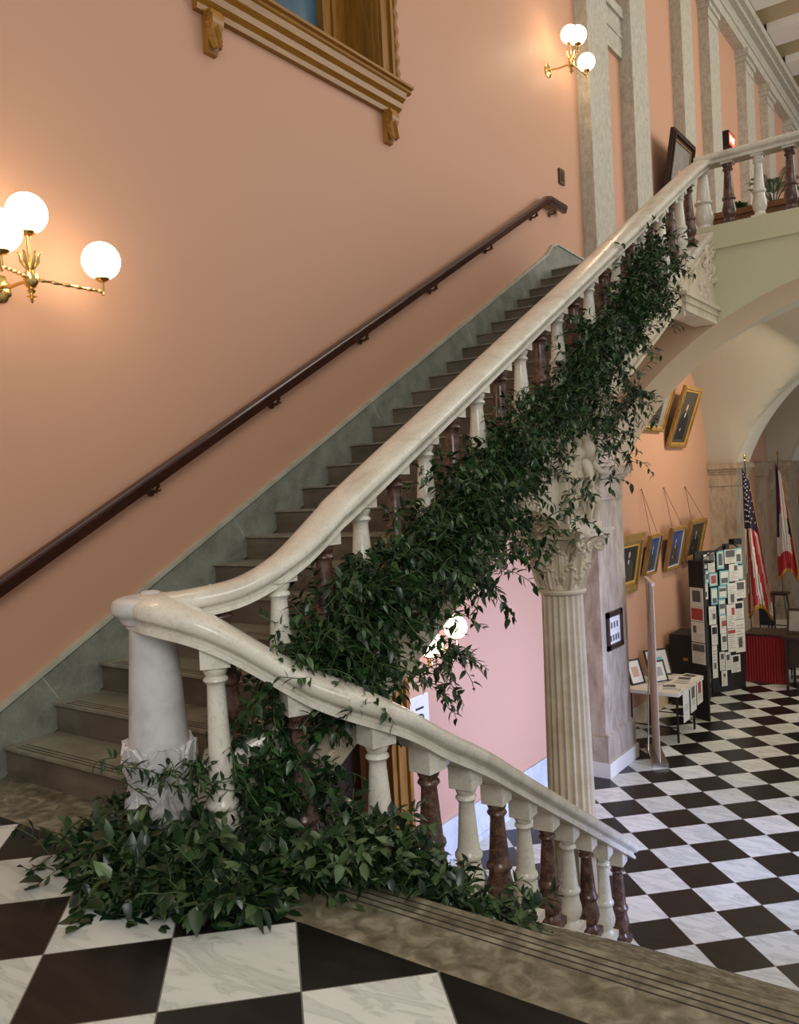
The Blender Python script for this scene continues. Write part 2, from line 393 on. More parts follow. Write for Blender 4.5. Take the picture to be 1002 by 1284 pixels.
# ------------------------------------------------------------------ window
win = MB().box(-5.22, -5.2, 4.85, 6.62, 5.44, 8.6)
w = struct('window_1', win, 'glass', label='golden oak framed window high on the salmon wall', cat='window')
mb = MB()
for y0, y1, x1 in ((4.6, 4.85, XW + .05), (6.62, 6.86, XW + .05)):
    mb.box(XW - .0, x1, y0, y1, 5.44, 8.6); mb.box(XW, x1 + .03, y0 + .02, y0 + .06, 5.44, 8.6); mb.box(XW, x1 + .03, y1 - .06, y1 - .02, 5.44, 8.6)
mb.box(-5.2, XW, 6.6, 6.66, 5.42, 8.6); mb.box(-5.2, XW, 4.82, 4.87, 5.42, 8.6)
for y0, y1 in ((4.87, 5.0), (6.24, 6.36), (6.42, 6.5)):
    mb.box(-5.2, -5.12, y0, y1, 5.44, 8.6)
mb.box(-5.2, -5.10, 6.36, 6.42, 5.44, 8.6); mb.box(-5.2, -5.14, 6.5, 6.62, 5.44, 8.6)
mb.box(-5.2, -5.12, 4.87, 6.6, 5.44, 5.50); mb.box(-5.2, -5.12, 4.87, 6.6, 7.1, 7.16)
mb.box(-5.2, XW + .05, 4.6, 6.86, 8.55, 8.8)
build('window_frame', mb, 'oak', w)
for y in (4.55, 6.92):
    mb = MB(); prof = []; vs = []
    n = 90; seg = 10
    for i in range(n + 1):
        z = 5.44 + 2.94 * i / n
        for k in range(seg):
            a = 2 * PI * k / seg; r = .034 * (1 + .28 * math.cos(2 * (a - z * 22)))
            vs.append((XW + .035 + r * math.cos(a), y + r * math.sin(a), z))
    mb.add(vs, [(i * seg + k, i * seg + (k + 1) % seg, (i + 1) * seg + (k + 1) % seg, (i + 1) * seg + k) for i in range(n) for k in range(seg)])
    build('rope_moulding', mb, 'rope', w, smooth=True, angle=80)
pr = [(XW - .3, 5.37), (XW + .16, 5.37), (XW + .18, 5.385), (XW + .18, 5.41), (XW + .21, 5.415), (XW + .21, 5.44), (XW - .3, 5.44)]
pr2 = [(XW, 5.17), (XW + .05, 5.17), (XW + .06, 5.21), (XW + .10, 5.24), (XW + .11, 5.29), (XW + .15, 5.32), (XW + .165, 5.37), (XW, 5.37)]
mb = MB().prism([(a - 0, b) for a, b in [(p[0], p[1]) for p in pr]], 4.30, 6.94, 'y') if False else MB()
def yprism(mb, pts, a0, a1): return mb.prism(pts, a0, a1, 'y')
yprism(mb, pr, 4.30, 6.95); yprism(mb, pr2, 4.36, 6.89)
build('window_sill', mb, 'oakh', w)
def acanthus(mb, mtx, h, w, curl=.3, lobes=5, depth=.03, mat=None):
    # a carved leaf: a strip whose outline is lobed and whose tip curls outward
    nu, nv = 12, 14; vs = []
    for thick in (0, 1):
        for j in range(nv + 1):
            t = j / nv; wid = w * (.75 + .35 * math.sin(PI * min(1, t * 1.05))) * (1 - .55 * max(0, t - .7) / .3) * (1 + .13 * math.cos(lobes * 2 * PI * t))
            z = h * t; out = depth * math.sin(PI * t * .5)
            if t > .75: a = (t - .75) / .25; out += curl * h * a * a * .55; z = h * (.75 + .25 * math.sin(a * PI * .62))
            for i in range(nu + 1):
                u = i / nu * 2 - 1
                rib = .16 * depth * math.cos(u * PI * 5 + 0) + .5 * depth * (1 - abs(u)) + (.25 * depth if abs(u) < .12 else 0)
                vs.append(mtx @ Vector((u * wid * .5, out + rib - thick * .012, z)))
    o = (nu + 1) * (nv + 1); fs = []
    for j in range(nv):
        for i in range(nu):
            a = j * (nu + 1) + i; q = (a, a + 1, a + nu + 2, a + nu + 1); fs.append(q); fs.append(tuple(k + o for k in reversed(q)))
    b = [i for i in range(nu + 1)] + [j * (nu + 1) + nu for j in range(1, nv + 1)] + [nv * (nu + 1) + i for i in range(nu - 1, -1, -1)] + [j * (nu + 1) for j in range(nv - 1, 0, -1)]
    for i in range(len(b)): k = (i + 1) % len(b); fs.append((b[i], b[k], b[k] + o, b[i] + o))
    mb.add(vs, fs, mat)
def spiral(mb, c, ax, up, r0=.06, turns=1.6, tr=.012, mat=None, seg=6):
    c = Vector(c); ax = Vector(ax).normalized(); up = Vector(up); pts = []; rs = []
    n = int(24 * turns)
    for i in range(n + 1):
        a = 2 * PI * turns * i / n; r = r0 * (1 - .85 * i / n); pts.append(c + ax * math.cos(a) * r + up * math.sin(a) * r); rs.append(tr * (1 - .4 * i / n))
    mb.tube(pts, rs, seg, mat)
for y in (4.50, 6.74):
    mb = MB()
    pr = [(XW, 5.19), (XW + .10, 5.19), (XW + .125, 5.14), (XW + .12, 5.08), (XW + .085, 5.03), (XW + .06, 4.97), (XW + .055, 4.93), (XW + .035, 4.89), (XW, 4.88)]
    mb.prism(pr, y - .055, y + .055, 'y')
    mx = Matrix.Translation((XW + .035, y, 5.17)) @ Matrix.Rotation(-PI / 2, 4, 'Z') @ Matrix.Rotation(PI, 4, 'Y')
    acanthus(mb, mx, .27, .12, .12, 4, .06)
    for sg in (-1, 1): spiral(mb, (XW + .07, y + sg * .058, 5.14), (1, 0, 0), (0, 0, 1), .045, 1.5, .009)
    build('window_bracket', mb, 'rope', w, smooth=True)

# ------------------------------------------------------------------ rising staircase
CURVE = poly([(-3.28, 2.50, 1.12), (-3.12, 2.62, 1.135), (-2.97, 2.80, 1.18), (-2.86, 3.02, 1.31), (-2.80, 3.30, 1.52)], 6)
UPR = CURVE + [Vector((-2.80, y, nose(y) + .94)) for y in (3.6, 4.5, 5.5, 7, 8.5, 9.6)] + [Vector((-2.80, 10.12, 5.155))]
def xe(y):
    # plan of the outer string
    for a, b in zip(CURVE, CURVE[1:]):
        if a.y <= y <= b.y: return lerp(a.x, b.x, (y - a.y) / (b.y - a.y + 1e-9))
    return -2.8 if y > 3 else -3.28
st = thing('stone_staircase', 'long worn brown stone staircase rising along the salmon wall', 'stairs', (-3.8, 2.5, 0))
for k in range(1, 25):
    y = 2.217 + .334 * k; z = .179 * k
    xr = min(xe(y + .3), -2.9); mb = MB()
    xr0 = min(xe(y) + .02, -2.9)
    # tread with rounded nose, riser, grooves
    if k < 24: yb = y + .36
    else: yb = 10.42
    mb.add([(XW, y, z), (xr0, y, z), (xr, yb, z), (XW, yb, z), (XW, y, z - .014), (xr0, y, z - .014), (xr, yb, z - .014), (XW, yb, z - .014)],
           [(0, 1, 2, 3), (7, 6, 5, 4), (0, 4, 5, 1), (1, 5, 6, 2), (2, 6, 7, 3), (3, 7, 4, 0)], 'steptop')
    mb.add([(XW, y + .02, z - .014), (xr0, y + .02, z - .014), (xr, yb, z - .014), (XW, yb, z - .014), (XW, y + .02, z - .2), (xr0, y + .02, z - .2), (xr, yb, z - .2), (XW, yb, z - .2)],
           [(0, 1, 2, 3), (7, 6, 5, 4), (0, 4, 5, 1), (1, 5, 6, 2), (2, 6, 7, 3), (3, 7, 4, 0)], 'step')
    if k < 6:
        for g in range(3): mb.box(XW + .12, xr0 - .05, y + .035 + g * .03, y + .041 + g * .03, z - .002, z + .0012, 'groove')
    build('step', mb, parent=st)
# sloping soffit slab and outer string
mb = MB().prism([(3.0, nose(3.0) - .22), (10.4, nose(10.4) - .22), (10.4, nose(10.4) - .35), (3.0, nose(3.0) - .35)], XW, -2.95, 'x')
build('soffit', mb, 'cream', st)
# string: face below curb, with the arch springing from the column
mb = MB()
ys = [3.05 + i * .06 for i in range(int((10.05 - 3.05) / .06) + 1)] + [10.05]
def botz(y):
    b = nose(y) - .23
    if 5.64 <= y <= 6.27: return 1.2
    if 6.27 < y < 7.3: t = (y - 6.27) / 1.03; return min(b, lerp(1.2, nose(7.3) - .23, math.sin(t * PI / 2) ** .9))
    if 5.2 < y < 5.64: t = (5.64 - y) / .44; return min(b, lerp(1.2, nose(5.2) - .23, math.sqrt(t)))
    if y > 8.75: return lerp(3.05, 3.38, min(1, (y - 8.75) / .2))
    return b
pts = [(y, nose(y) + .06) for y in ys]
for xa, xb in ((-2.93, -2.67),):
    vs = []; n = len(ys)
    for y in ys: zt = nose(y) + .05; zb = botz(y); vs += [(xa, y, zt), (xb, y, zt), (xb, y, zb), (xa, y, zb)]
    fs = [(4 * i + j, 4 * i + (j + 1) % 4, 4 * i + 4 + (j + 1) % 4, 4 * i + 4 + j) for i in range(n - 1) for j in range(4)] + [(0, 1, 2, 3), (4 * n - 4, 4 * n - 1, 4 * n - 2, 4 * n - 3)]
    mb.add(vs, fs)
# string around the curve down to the landing
cp = [p for p in CURVE if p.y > 2.58]
vs = []
cc = [Vector((p.x, p.y, nose(max(p.y, 2.5)))) for p in cp]
for i, p in enumerate(cc):
    t = (cc[min(i + 1, len(cc) - 1)] - cc[max(i - 1, 0)]); t.z = 0; t.normalize(); s_ = Vector((t.y, -t.x, 0)) * .13
    zt = p.z + .05; zb = min(-.12 if p.y < 2.95 else p.z - .23, p.z)
    vs += [p - s_ + Vector((0, 0, zt - p.z)), p + s_ + Vector((0, 0, zt - p.z)), p + s_ + Vector((0, 0, zb - p.z)), p - s_ + Vector((0, 0, zb - p.z))]
n = len(cc)
mb.add(vs, [(4 * i + j, 4 * i + (j + 1) % 4, 4 * i + 4 + (j + 1) % 4, 4 * i + 4 + j) for i in range(n - 1) for j in range(4)] + [(0, 1, 2, 3), (4 * n - 4, 4 * n - 1, 4 * n - 2, 4 * n - 3)])
# mouldings along the face
for dz, h, o in ((.0, .03, .025), (-.04, .02, .012), (-.225, .035, .02)):
    mb.prism([(6.4 if dz < -.2 else 3.1, nose(6.4 if dz < -.2 else 3.1) + dz), (10.0 if dz > -.1 else 8.6, nose(10.0 if dz > -.1 else 8.6) + dz), (10.0 if dz > -.1 else 8.6, nose(10.0 if dz > -.1 else 8.6) + dz + h), (6.4 if dz < -.2 else 3.1, nose(6.4 if dz < -.2 else 3.1) + dz + h)], -2.68, -2.67 + o, 'x')
# carved scroll ornament near the newel
for (y, z, r) in ((3.12, .36, .05), (3.02, .29, .035), (3.27, .40, .03), (5.1, 1.42, .06), (4.6, 1.15, .06), (4.1, .86, .06)):
    spiral(mb, (-2.665, y, z), (0, 1, 0), (0, 0, 1), r, 1.7, .012)
build('string', mb, 'string', st, smooth=True)
# marble curb under the balusters
mb = MB(); prof = [(-.12, .05), (-.12, .13), (.12, .13), (.14, .12), (.15, .10), (.14, .05)]
cpath = [Vector((p.x, p.y, nose(p.y))) for p in CURVE if p.y > 2.6] + [Vector((-2.8, y, nose(y))) for y in (3.6, 6, 9, 10.0)]
mb.sweep(cpath, prof); build('curb', mb, 'marble', st)
# impost block with carved figure above the column, console under the upper end
mb = MB()
mb.box(-3.0, -2.62, 5.68, 6.24, 1.18, 1.75)
mb.box(-2.99, -2.60, 5.66, 6.26, 1.18, 1.23)
build('impost_block', mb, 'string', st)
def relief(mb, cx, cy, cz, w, h, n, face='x', seed=1):
    rr = random.Random(seed)
    for i in range(n):
        a = rr.uniform(-1, 1) * w / 2; b = rr.uniform(-1, 1) * h / 2; r = rr.uniform(.018, .045)
        q = (cx, cy + a, cz + b) if face == 'x' else (cx + a, cy, cz + b)
        sq = (.7, rr.uniform(.6, 1.3), rr.uniform(.8, 1.9)) if face == 'x' else (rr.uniform(.6, 1.3), .7, rr.uniform(.8, 1.9))
        mb.ball(q, r, None, 10, sq)
mb = MB()
mb.ball((-2.58, 6.0, 1.78), .065, None, 16, (.9, .85, 1.1))              # head
mb.ball((-2.60, 5.99, 1.60), .085, None, 16, (.7, .9, 1.4))             # torso
mb.tube([(-2.58, 5.94, 1.68), (-2.53, 5.88, 1.58), (-2.55, 5.95, 1.50)], [.03, .026, .02], 8)
mb.tube([(-2.58, 6.06, 1.68), (-2.53, 6.13, 1.60), (-2.56, 6.10, 1.50)], [.03, .026, .02], 8)
mb.tube([(-2.60, 5.96, 1.48), (-2.54, 5.92, 1.36), (-2.57, 5.94, 1.25)], [.042, .034, .022], 8)
mb.tube([(-2.60, 6.04, 1.48), (-2.55, 6.09, 1.36), (-2.57, 6.06, 1.25)], [.042, .034, .022], 8)
for y, z in ((5.78, 1.7), (5.82, 1.5), (6.2, 1.75), (6.2, 1.42), (5.8, 1.32)): spiral(mb, (-2.61, y, z), (0, 1, 0), (0, 0, 1), .06, 1.6, .017)
for k in range(5):
    a = -1.2 + k * .6
    mx = Matrix.Translation((-2.62, 6.0, 1.82)) @ Matrix.Rotation(-PI / 2, 4, 'Z') @ Matrix.Rotation(a, 4, 'Y')
    acanthus(mb, mx, .22, .08, .2, 3, .03)
relief(mb, -2.61, 6.0, 1.5, .46, .6, 26, 'x', 4); mb.box(-2.64, -2.61, 5.72, 6.24, 1.2, 1.85)
for x, z in ((-2.95, 1.5), (-2.7, 1.5)): spiral(mb, (x, 5.655, z + .1), (1, 0, 0), (0, 0, 1), .05, 1.5, .015)
build('carved_figure', mb, 'string', st, smooth=True, angle=60)
mb = MB(); mb.prism([(-2.96 + .0, 1.23)] + [(-2.81 + .13 * math.cos(a), 1.3 + .17 * math.sin(a)) for a in [PI - PI * i / 12 for i in range(13)]] + [(-2.68, 1.23)], 5.64, 5.67, 'y')
build('arched_panel', mb, 'pier', st)
mb = MB()
mb.box(-2.9, -2.63, 8.75, 9.925, 3.30, 3.36); mb.box(-2.9, -2.60, 8.68, 9.925, 3.36, 3.40); mb.box(-2.9, -2.65, 8.8, 9.925, 3.22, 3.30)
mb.prism([(8.95, 3.40)] + [(9.42 + .47 * math.cos(a), 3.40 + .36 * math.sin(a)) for a in [PI - PI * i / 14 for i in range(15)]], -2.69, -2.645, 'x')
relief(mb, -2.65, 9.75, 3.85, .35, .38, 30, 'x', 9); relief(mb, -2.64, 9.4, 3.52, .28, .16, 8, 'x', 3)
for y, z in ((9.55, 3.78), (9.85, 3.72), (9.85, 4.0), (9.25, 3.72)): spiral(mb, (-2.65, y, z), (0, 1, 0), (0, 0, 1), .07, 1.5, .02)
build('console', mb, 'string', st, smooth=True)
# slate skirting on the wall
sk = MB()
pts = [(2.2, 0), (2.2, nose(2.2) + .21), (10.12, nose(10.12) + .21), (10.3, 4.60), (10.45, 4.65), (11.35, 4.60), (11.35, 4.2), (10.3, 4.2), (2.55, 0)]
sk.prism([(p[0], p[1]) for p in pts], XW, XW + .03, 'x', 'skirt')
top = [(2.2, nose(2.2) + .21), (10.12, nose(10.12) + .21), (10.3, 4.60), (10.45, 4.65), (11.35, 4.60)]
sk.prism([(y, z) for y, z in top] + [(y, z + .028) for y, z in reversed(top)], XW, XW + .045, 'x', 'skirtcap')
for yy in (2.92, 4.55, 6.35, 8.1): sk.prism([(yy, nose(yy) + .0), (yy - .1, nose(yy - .1) + .208), (yy - .092, nose(yy - .1) + .208), (yy + .008, nose(yy) + .0)], XW + .029, XW + .0315, 'x', 'skirtcap')
o = build('baseboard_stair', sk); o['kind'] = 'structure'

# ------------------------------------------------------------------ balusters
def bal_profile(L, K, s=1.0):
    # (r, z) from the bottom of the block (z=0) down to the foot (z=-L); K is the distance to the ring
    a = [(.050, 0), (.052, -.012), (.046, -.03), (.040, -.042), (.050, -.052), (.052, -.062), (.042, -.074), (.037, -.085)]
    a += [(.038, -.11), (.0535, -(K - .035)), (.058, -(K - .025)), (.066, -(K - .012)), (.068, -K), (.064, -(K + .012)), (.055, -(K + .022))]
    b = L - .05; h = b - (K + .022)
    a += [(.058, -(K + .022 + h * .15)), (.068, -(K + .022 + h * .35)), (.072, -(K + .022 + h * .52)), (.064, -(K + .022 + h * .70)), (.048, -(K + .022 + h * .82)), (.052, -(K + .022 + h * .88)), (.062, -(K + .022 + h * .95)), (.062, -b)]
    return [(r * s, z) for r, z in a]
def baluster_mesh(name, mat, L=.65, K=.365, s=1.0, seg=20):
    mb = MB().lathe(bal_profile(L, K, s), seg, (0, 0, 0), mat)
    h = .072 * s; mb.box(-h, h, -h, h, -L, -L + .05, mat)
    o = build(name, mb, mat, smooth=True, angle=40); me = o.data; bpy.data.objects.remove(o); WL.pop(name, None); return me
def block_mesh(dz0, dz1, up=.1, w=.066):
    # block from z=0 up to the underside of the rail (higher on +y side by dz)
    mb = MB(); vs = [(-w, -w, 0), (w, -w, 0), (w, w, 0), (-w, w, 0), (-w, -w, up + dz0), (w, -w, up + dz0), (w, w, up + dz1), (-w, w, up + dz1)]
    mb.add(vs, [(3, 2, 1, 0), (4, 5, 6, 7), (0, 1, 5, 4), (1, 2, 6, 5), (2, 3, 7, 6), (3, 0, 4, 7)])
    o = build('block_src', mb, 'marble'); me = o.data; bpy.data.objects.remove(o); return me
ME = {}
for nm, mt_ in (('w', 'marble'), ('b', 'brown')): ME[nm] = baluster_mesh('baluster_' + nm, mt_, s=1.1)
def put_bal(parent, p, col, rot=0, block=None, me=None):
    base = WL[parent.name]
    o = bpy.data.objects.new('baluster', me or ME[col]); COL.objects.link(o); o.parent = parent; o.location = Vector(p) - base; o.rotation_euler.z = rot
    o['label'] = 'turned white marble baluster' if col == 'w' else 'turned brown marble baluster'
    if block:
        q = bpy.data.objects.new('block', block); COL.objects.link(q); q.parent = o
    return o
RP = [(-.092, -.122), (-.092, -.100), (-.078, -.095), (-.078, -.082), (-.108, -.072), (-.118, -.055), (-.118, -.03), (-.106, -.012), (-.08, -.002), (-.045, .006), (0, .009),
      (.045, .006), (.08, -.002), (.106, -.012), (.118, -.03), (.118, -.055), (.108, -.072), (.078, -.082), (.078, -.095), (.092, -.100), (.092, -.122)]
bu = thing('stair_balustrade', 'upper white marble balustrade with alternating white and brown balusters climbing the stairs', 'balustrade', (-2.8, 3.3, nose(3.3)))
build('handrail', MB().sweep(UPR, RP), 'marble', bu, smooth=True, angle=50)
bk_up = block_mesh(-.035 + .02, .035 + .02, .03)
for i in range(-2, 20):
    y = 3.50 + .317 * i
    p = Vector((-2.8, y, nose(y) + .78))
    if i == -2: p = Vector((-2.87, 2.93, nose(2.93) + .76))
    if i == -1: p = Vector((-2.81, 3.2, nose(3.2) + .77))
    put_bal(bu, p, 'w' if i % 2 == 0 else 'b', 0, bk_up)
put_bal(bu, (-3.04, 2.71, nose(2.71) + .80), 'b', .6, bk_up)
nb = baluster_mesh('end_baluster', 'marble', .75, .40, 1.5, 28)
o = put_bal(bu, (-2.80, 10.12, 5.04), 'w', 0, None, nb); o['label'] = 'thick white marble corner baluster'
# joints in the rail
# bridge balustrade
bb = thing('bridge_balustrade', 'short level marble balustrade on the gallery bridge at upper right', 'balustrade', (-1.8, 10.12, ZU))
build('handrail', MB().sweep([(-2.86, 10.12, 5.165), (-1, 10.12, 5.165), (1.2, 10.12, 5.165)], RP), 'marble', bb, smooth=True, angle=50)
bk_fl = block_mesh(0, 0, .03)
mef = {'w': baluster_mesh('bridge_w', 'marble', .70, .385, 1.1), 'b': baluster_mesh('bridge_b', 'brown', .70, .385, 1.1)}
for i in range(6): put_bal(bb, (-2.52 + .325 * i, 10.12, 5.02), 'b' if i % 2 == 0 else 'w', 0, bk_fl, mef['b' if i % 2 == 0 else 'w'])
mb = MB().box(-2.95, 4, 9.915, 10.3, 4.26, 4.32); build('curb', mb, 'green', bb)
mb = MB(); mb.box(-2.67, 4, YB - .135, 10.3, 4.07, 4.26); mb.box(-2.67, 4, YB - .15, YB, 4.05, 4.075)
struct('trim_17', mb, 'green')
# lower balustrade
LB = [(-2.93, 2.56, .805), (-2.69, 2.83, .556), (-2.43, 3.07, .38), (-2.375, 3.40, .165)]
for i in range(8): LB.append((lerp(-2.364, -2.66, i / 7), lerp(3.72, 6.40, i / 7), lerp(-.017, -1.55, i / 7)))
path = [(-3.28, 2.49, 1.125), (-3.12, 2.46, 1.11)] + [(x, y, z + (.228 if i > 1 else (.22, .225)[i])) for i, (x, y, z) in enumerate(LB)]
last = Vector(path[-1]); path.append(tuple(last + Vector((-.01, .18, -.103))))
RP2 = [(u * 1.06, w * 1.22) for u, w in RP]
bl = thing('stair_balustrade', 'lower white marble balustrade sweeping down from the round newel to the hall', 'balustrade', (-2.4, 3.7, -.65))
build('handrail', MB().sweep(poly(path, 6), RP2), 'marble', bl, smooth=True, angle=50)
bk_lo = block_mesh(.035, -.035, .10)
me0 = baluster_mesh('tall_w', 'marble', .88, .63, 1.1); me1 = baluster_mesh('tall_b', 'brown', .74, .50, 1.1)
for i, p in enumerate(LB):
    col = 'w' if i % 2 == 0 else 'b'
    put_bal(bl, p, col, (-.7, -.5, -.3, -.1)[i] if i < 4 else .1, bk_lo, me0 if i == 0 else (me1 if i == 1 else None))
# marble curb that carries the lower balusters
cpts = [Vector((p[0], p[1], p[2] - .65)) for p in LB]; cpts[0].z = -.05; cpts[1].z = -.17
cpts.append(cpts[-1] + Vector((-.03, .25, -.14)))
build('curb', MB().sweep(poly(cpts, 4), [(-.10, -.30), (-.10, .005), (.10, .005), (.10, -.30)]), 'marble', bl)
# descending stairs
ds = thing('stone_staircase', 'broad grooved limestone steps descending to the hall at lower right', 'stairs', (-1, 2.6, 0))
for k in range(0, 12):
    y = 2.565 + .312 * k; z = -.178 * (k + 1)
    xl = lerp(-2.30, -2.62, max(0, (y - 3.4)) / 3.0) + (0 if k > 0 else -.15)
    mb = MB(); yb = y - .02; yf = y + .312
    mb.box(xl, 6, yb, yf, z - .16, z, 'landing')
    for g in range(4):
        yy = yf - .128 + .034 * g; mb.box(xl + .04, 6, yy, yy + .007, z - .003, z + .0016, 'groove')
    build('step', mb, parent=ds)
build('support', MB().prism([(2.5, -.18), (6.32, -2.30), (2.5, -2.3)], -2.3, 6, 'x'), 'cream', ds)

# ------------------------------------------------------------------ newel
nw = thing('newel_post', 'thick round tapering marble newel post with carved acanthus base at the stair foot', 'newel', (-3.28, 2.5, 0))
c0 = (-3.28, 2.5, 0)
mb = MB().lathe([(.115, .38), (.142, .38), (.139, .42), (.106, .96), (.11, .975), (.118, .98), (.118, .995), (.112, 1.0), (.128, 1.01), (.135, 1.02)], 40, c0)
build('shaft', mb, 'newel', nw, smooth=True)
mb = MB().lathe([(.135, 1.00), (.145, 1.02), (.15, 1.03), (.172, 1.045), (.180, 1.06), (.180, 1.085), (.172, 1.105), (.15, 1.118), (.10, 1.125), (.045, 1.126), (.045, 1.138), (.03, 1.144), (.001, 1.146)], 40, c0)
build('cap', mb, 'newel', nw, smooth=True)
def nbase(z):
    P_ = [(-.0, .19), (.035, .19), (.04, .14), (.055, .12), (.07, .145), (.10, .162), (.15, .170), (.19, .163), (.225, .148), (.26, .142), (.33, .148), (.41, .158), (.415, .14)]
    for (z0, r0), (z1, r1) in zip(P_, P_[1:]):
        if z0 <= z <= z1: return lerp(r0, r1, (z - z0) / (z1 - z0))
    return .14
mb = MB(); nz, na = 84, 224; vs = []
for jz in range(nz + 1):
    z = .415 * jz / nz
    for ia in range(na):
        a = 2 * PI * ia / na; u = ((a * 6 / (2 * PI)) % 1 - .5) * 2; rr_ = nbase(z)
        if .06 < z < .235:
            v = (z - .05) / .185; rr_ += .0055 * math.cos(13 * math.atan2(u, 1.15 - v)) + .012 * math.exp(-(u / .07) ** 2) - .012 * math.exp(-((abs(u) - 1) / .08) ** 2)
            rr_ += .002 * math.sin(v * 22 + 5 * abs(u))
        elif z >= .25:
            v = (z - .25) / .16; rr_ += .006 * math.cos(11 * math.atan2(u, v + .55)) + .008 * math.exp(-(u / .08) ** 2) - .01 * math.exp(-((abs(u) - 1) / .1) ** 2)
        zz = z + (.022 * abs(math.cos(PI * u / 2 * 3)) * (1 - .5 * abs(u)) if jz > nz - 3 else 0)
        vs.append((c0[0] + rr_ * math.cos(a), c0[1] + rr_ * math.sin(a), zz))
fs = [(jz * na + ia, jz * na + (ia + 1) % na, (jz + 1) * na + (ia + 1) % na, (jz + 1) * na + ia) for jz in range(nz) for ia in range(na)]
fs.append(tuple(range(na - 1, -1, -1))); fs.append(tuple(nz * na + ia for ia in range(na)))
mb.add(vs, fs); build('base', mb, 'newel', nw, smooth=True, angle=70)
for k in range(6):
    a = 2 * PI * (k + .5) / 6
    mb = MB(); mx = Matrix.Translation(c0) @ Matrix.Rotation(a - PI / 2, 4, 'Z') @ Matrix.Translation((0, .148, .27)); acanthus(mb, mx, .17, .14, .10, 4, .016)
    build('acanthus_leaf', mb, 'newel', nw, smooth=True, angle=60)

# ------------------------------------------------------------------ fluted column
cc = (-2.82, 5.95)
co = thing('corinthian_column', 'tall cream fluted column with leafy capital supporting the staircase', 'column', (cc[0], cc[1], ZL))
def flute(a):
    t = (a * 20 / (2 * PI)) % 1; return 1 - .10 * max(0, math.sin(PI * (t - .12) / .76)) ** .7 if .12 < t < .88 else 1
mb = MB().lathe([(.178, ZL + .28), (.185, ZL + .35), (.180, ZL + 1.4), (.158, .66), (.160, .70)], 160, (*cc, 0), rf=flute)
build('shaft', mb, 'string', co, smooth=True, angle=60)
mb = MB().lathe([(.25, ZL), (.25, ZL + .10), (.245, ZL + .10), (.25, ZL + .14), (.235, ZL + .18), (.2, ZL + .2), (.2, ZL + .22), (.215, ZL + .25), (.205, ZL + .28), (.18, ZL + .29)], 40, (*cc, 0))
mb.box(cc[0] - .26, cc[0] + .26, cc[1] - .26, cc[1] + .26, ZL, ZL + .09)
build('base', mb, 'string', co, smooth=True)
cap = MB().lathe([(.165, .69), (.182, .70), (.187, .715), (.180, .73), (.16, .735), (.155, .78), (.158, .95), (.18, 1.06), (.22, 1.11), (.18, 1.12)], 36, (*cc, 0))
sq = []
for q in range(4):
    a = PI / 4 + q * PI / 2; c1 = Vector((math.cos(a), math.sin(a))) * .43; a2 = a + PI / 2; c2 = Vector((math.cos(a2), math.sin(a2))) * .43
    for i in range(8):
        t = i / 8; p = c1.lerp(c2, t); mid = (c1 + c2) / 2; p = p - mid.normalized() * .085 * math.sin(PI * t); sq.append((cc[0] + p.x, cc[1] + p.y))
cap.prism(sq, 1.12, 1.155, 'z'); cap.prism([(cc[0] + (x - cc[0]) * 1.04, cc[1] + (y - cc[1]) * 1.04) for x, y in sq], 1.155, 1.18, 'z')
cp_ = build('capital', cap, 'string', co, smooth=True)
for ring, (z, h, n, ph, r) in enumerate(((.74, .19, 8, 0, .15), (.80, .26, 8, PI / 8, .155))):
    for k in range(n):
        a = 2 * PI * k / n + ph; mb = MB()
        mx = Matrix.Translation((cc[0], cc[1], z)) @ Matrix.Rotation(a - PI / 2, 4, 'Z') @ Matrix.Translation((0, r, 0)); acanthus(mb, mx, h, .115, .45, 4, .045)
        for u_ in (-1, 0, 1): mb.ball(mx @ Vector((u_ * .028, .075 - abs(u_) * .012, h * .90 - abs(u_) * .02)), .02, None, 8, (1, 1, .8))
        for u_, v_ in ((-1, .45), (1, .45), (-1, .68), (1, .68)): mb.ball(mx @ Vector((u_ * .05, .035, h * v_)), .016, None, 8, (.9, .8, 1.5))
        build('acanthus_leaf', mb, 'string', cp_, smooth=True, angle=60)
for k in range(4):
    a = PI / 4 + k * PI / 2; mb = MB(); dx = Vector((math.cos(a), math.sin(a), 0))
    spiral(mb, Vector((cc[0], cc[1], 1.055)) + dx * .32, dx, (0, 0, 1), .066, 1.8, .020)
    mb.tube([Vector((cc[0], cc[1], .95)) + dx * .16, Vector((cc[0], cc[1], 1.04)) + dx * .19, Vector((cc[0], cc[1], 1.10)) + dx * .29], [.012, .018, .02], 8)
    a += PI / 4; dx = Vector((math.cos(a), math.sin(a), 0)); sd = Vector((-dx.y, dx.x, 0))
    for s_ in (-1, 1): spiral(mb, Vector((cc[0], cc[1], 1.04)) + dx * .215 + sd * .055 * s_, sd * s_, (0, 0, 1), .042, 1.6, .012)
    mb.ball(Vector((cc[0], cc[1], 1.14)) + dx * .22, .035, None, 10)
    build('volute', mb, 'string', cp_, smooth=True, angle=60)

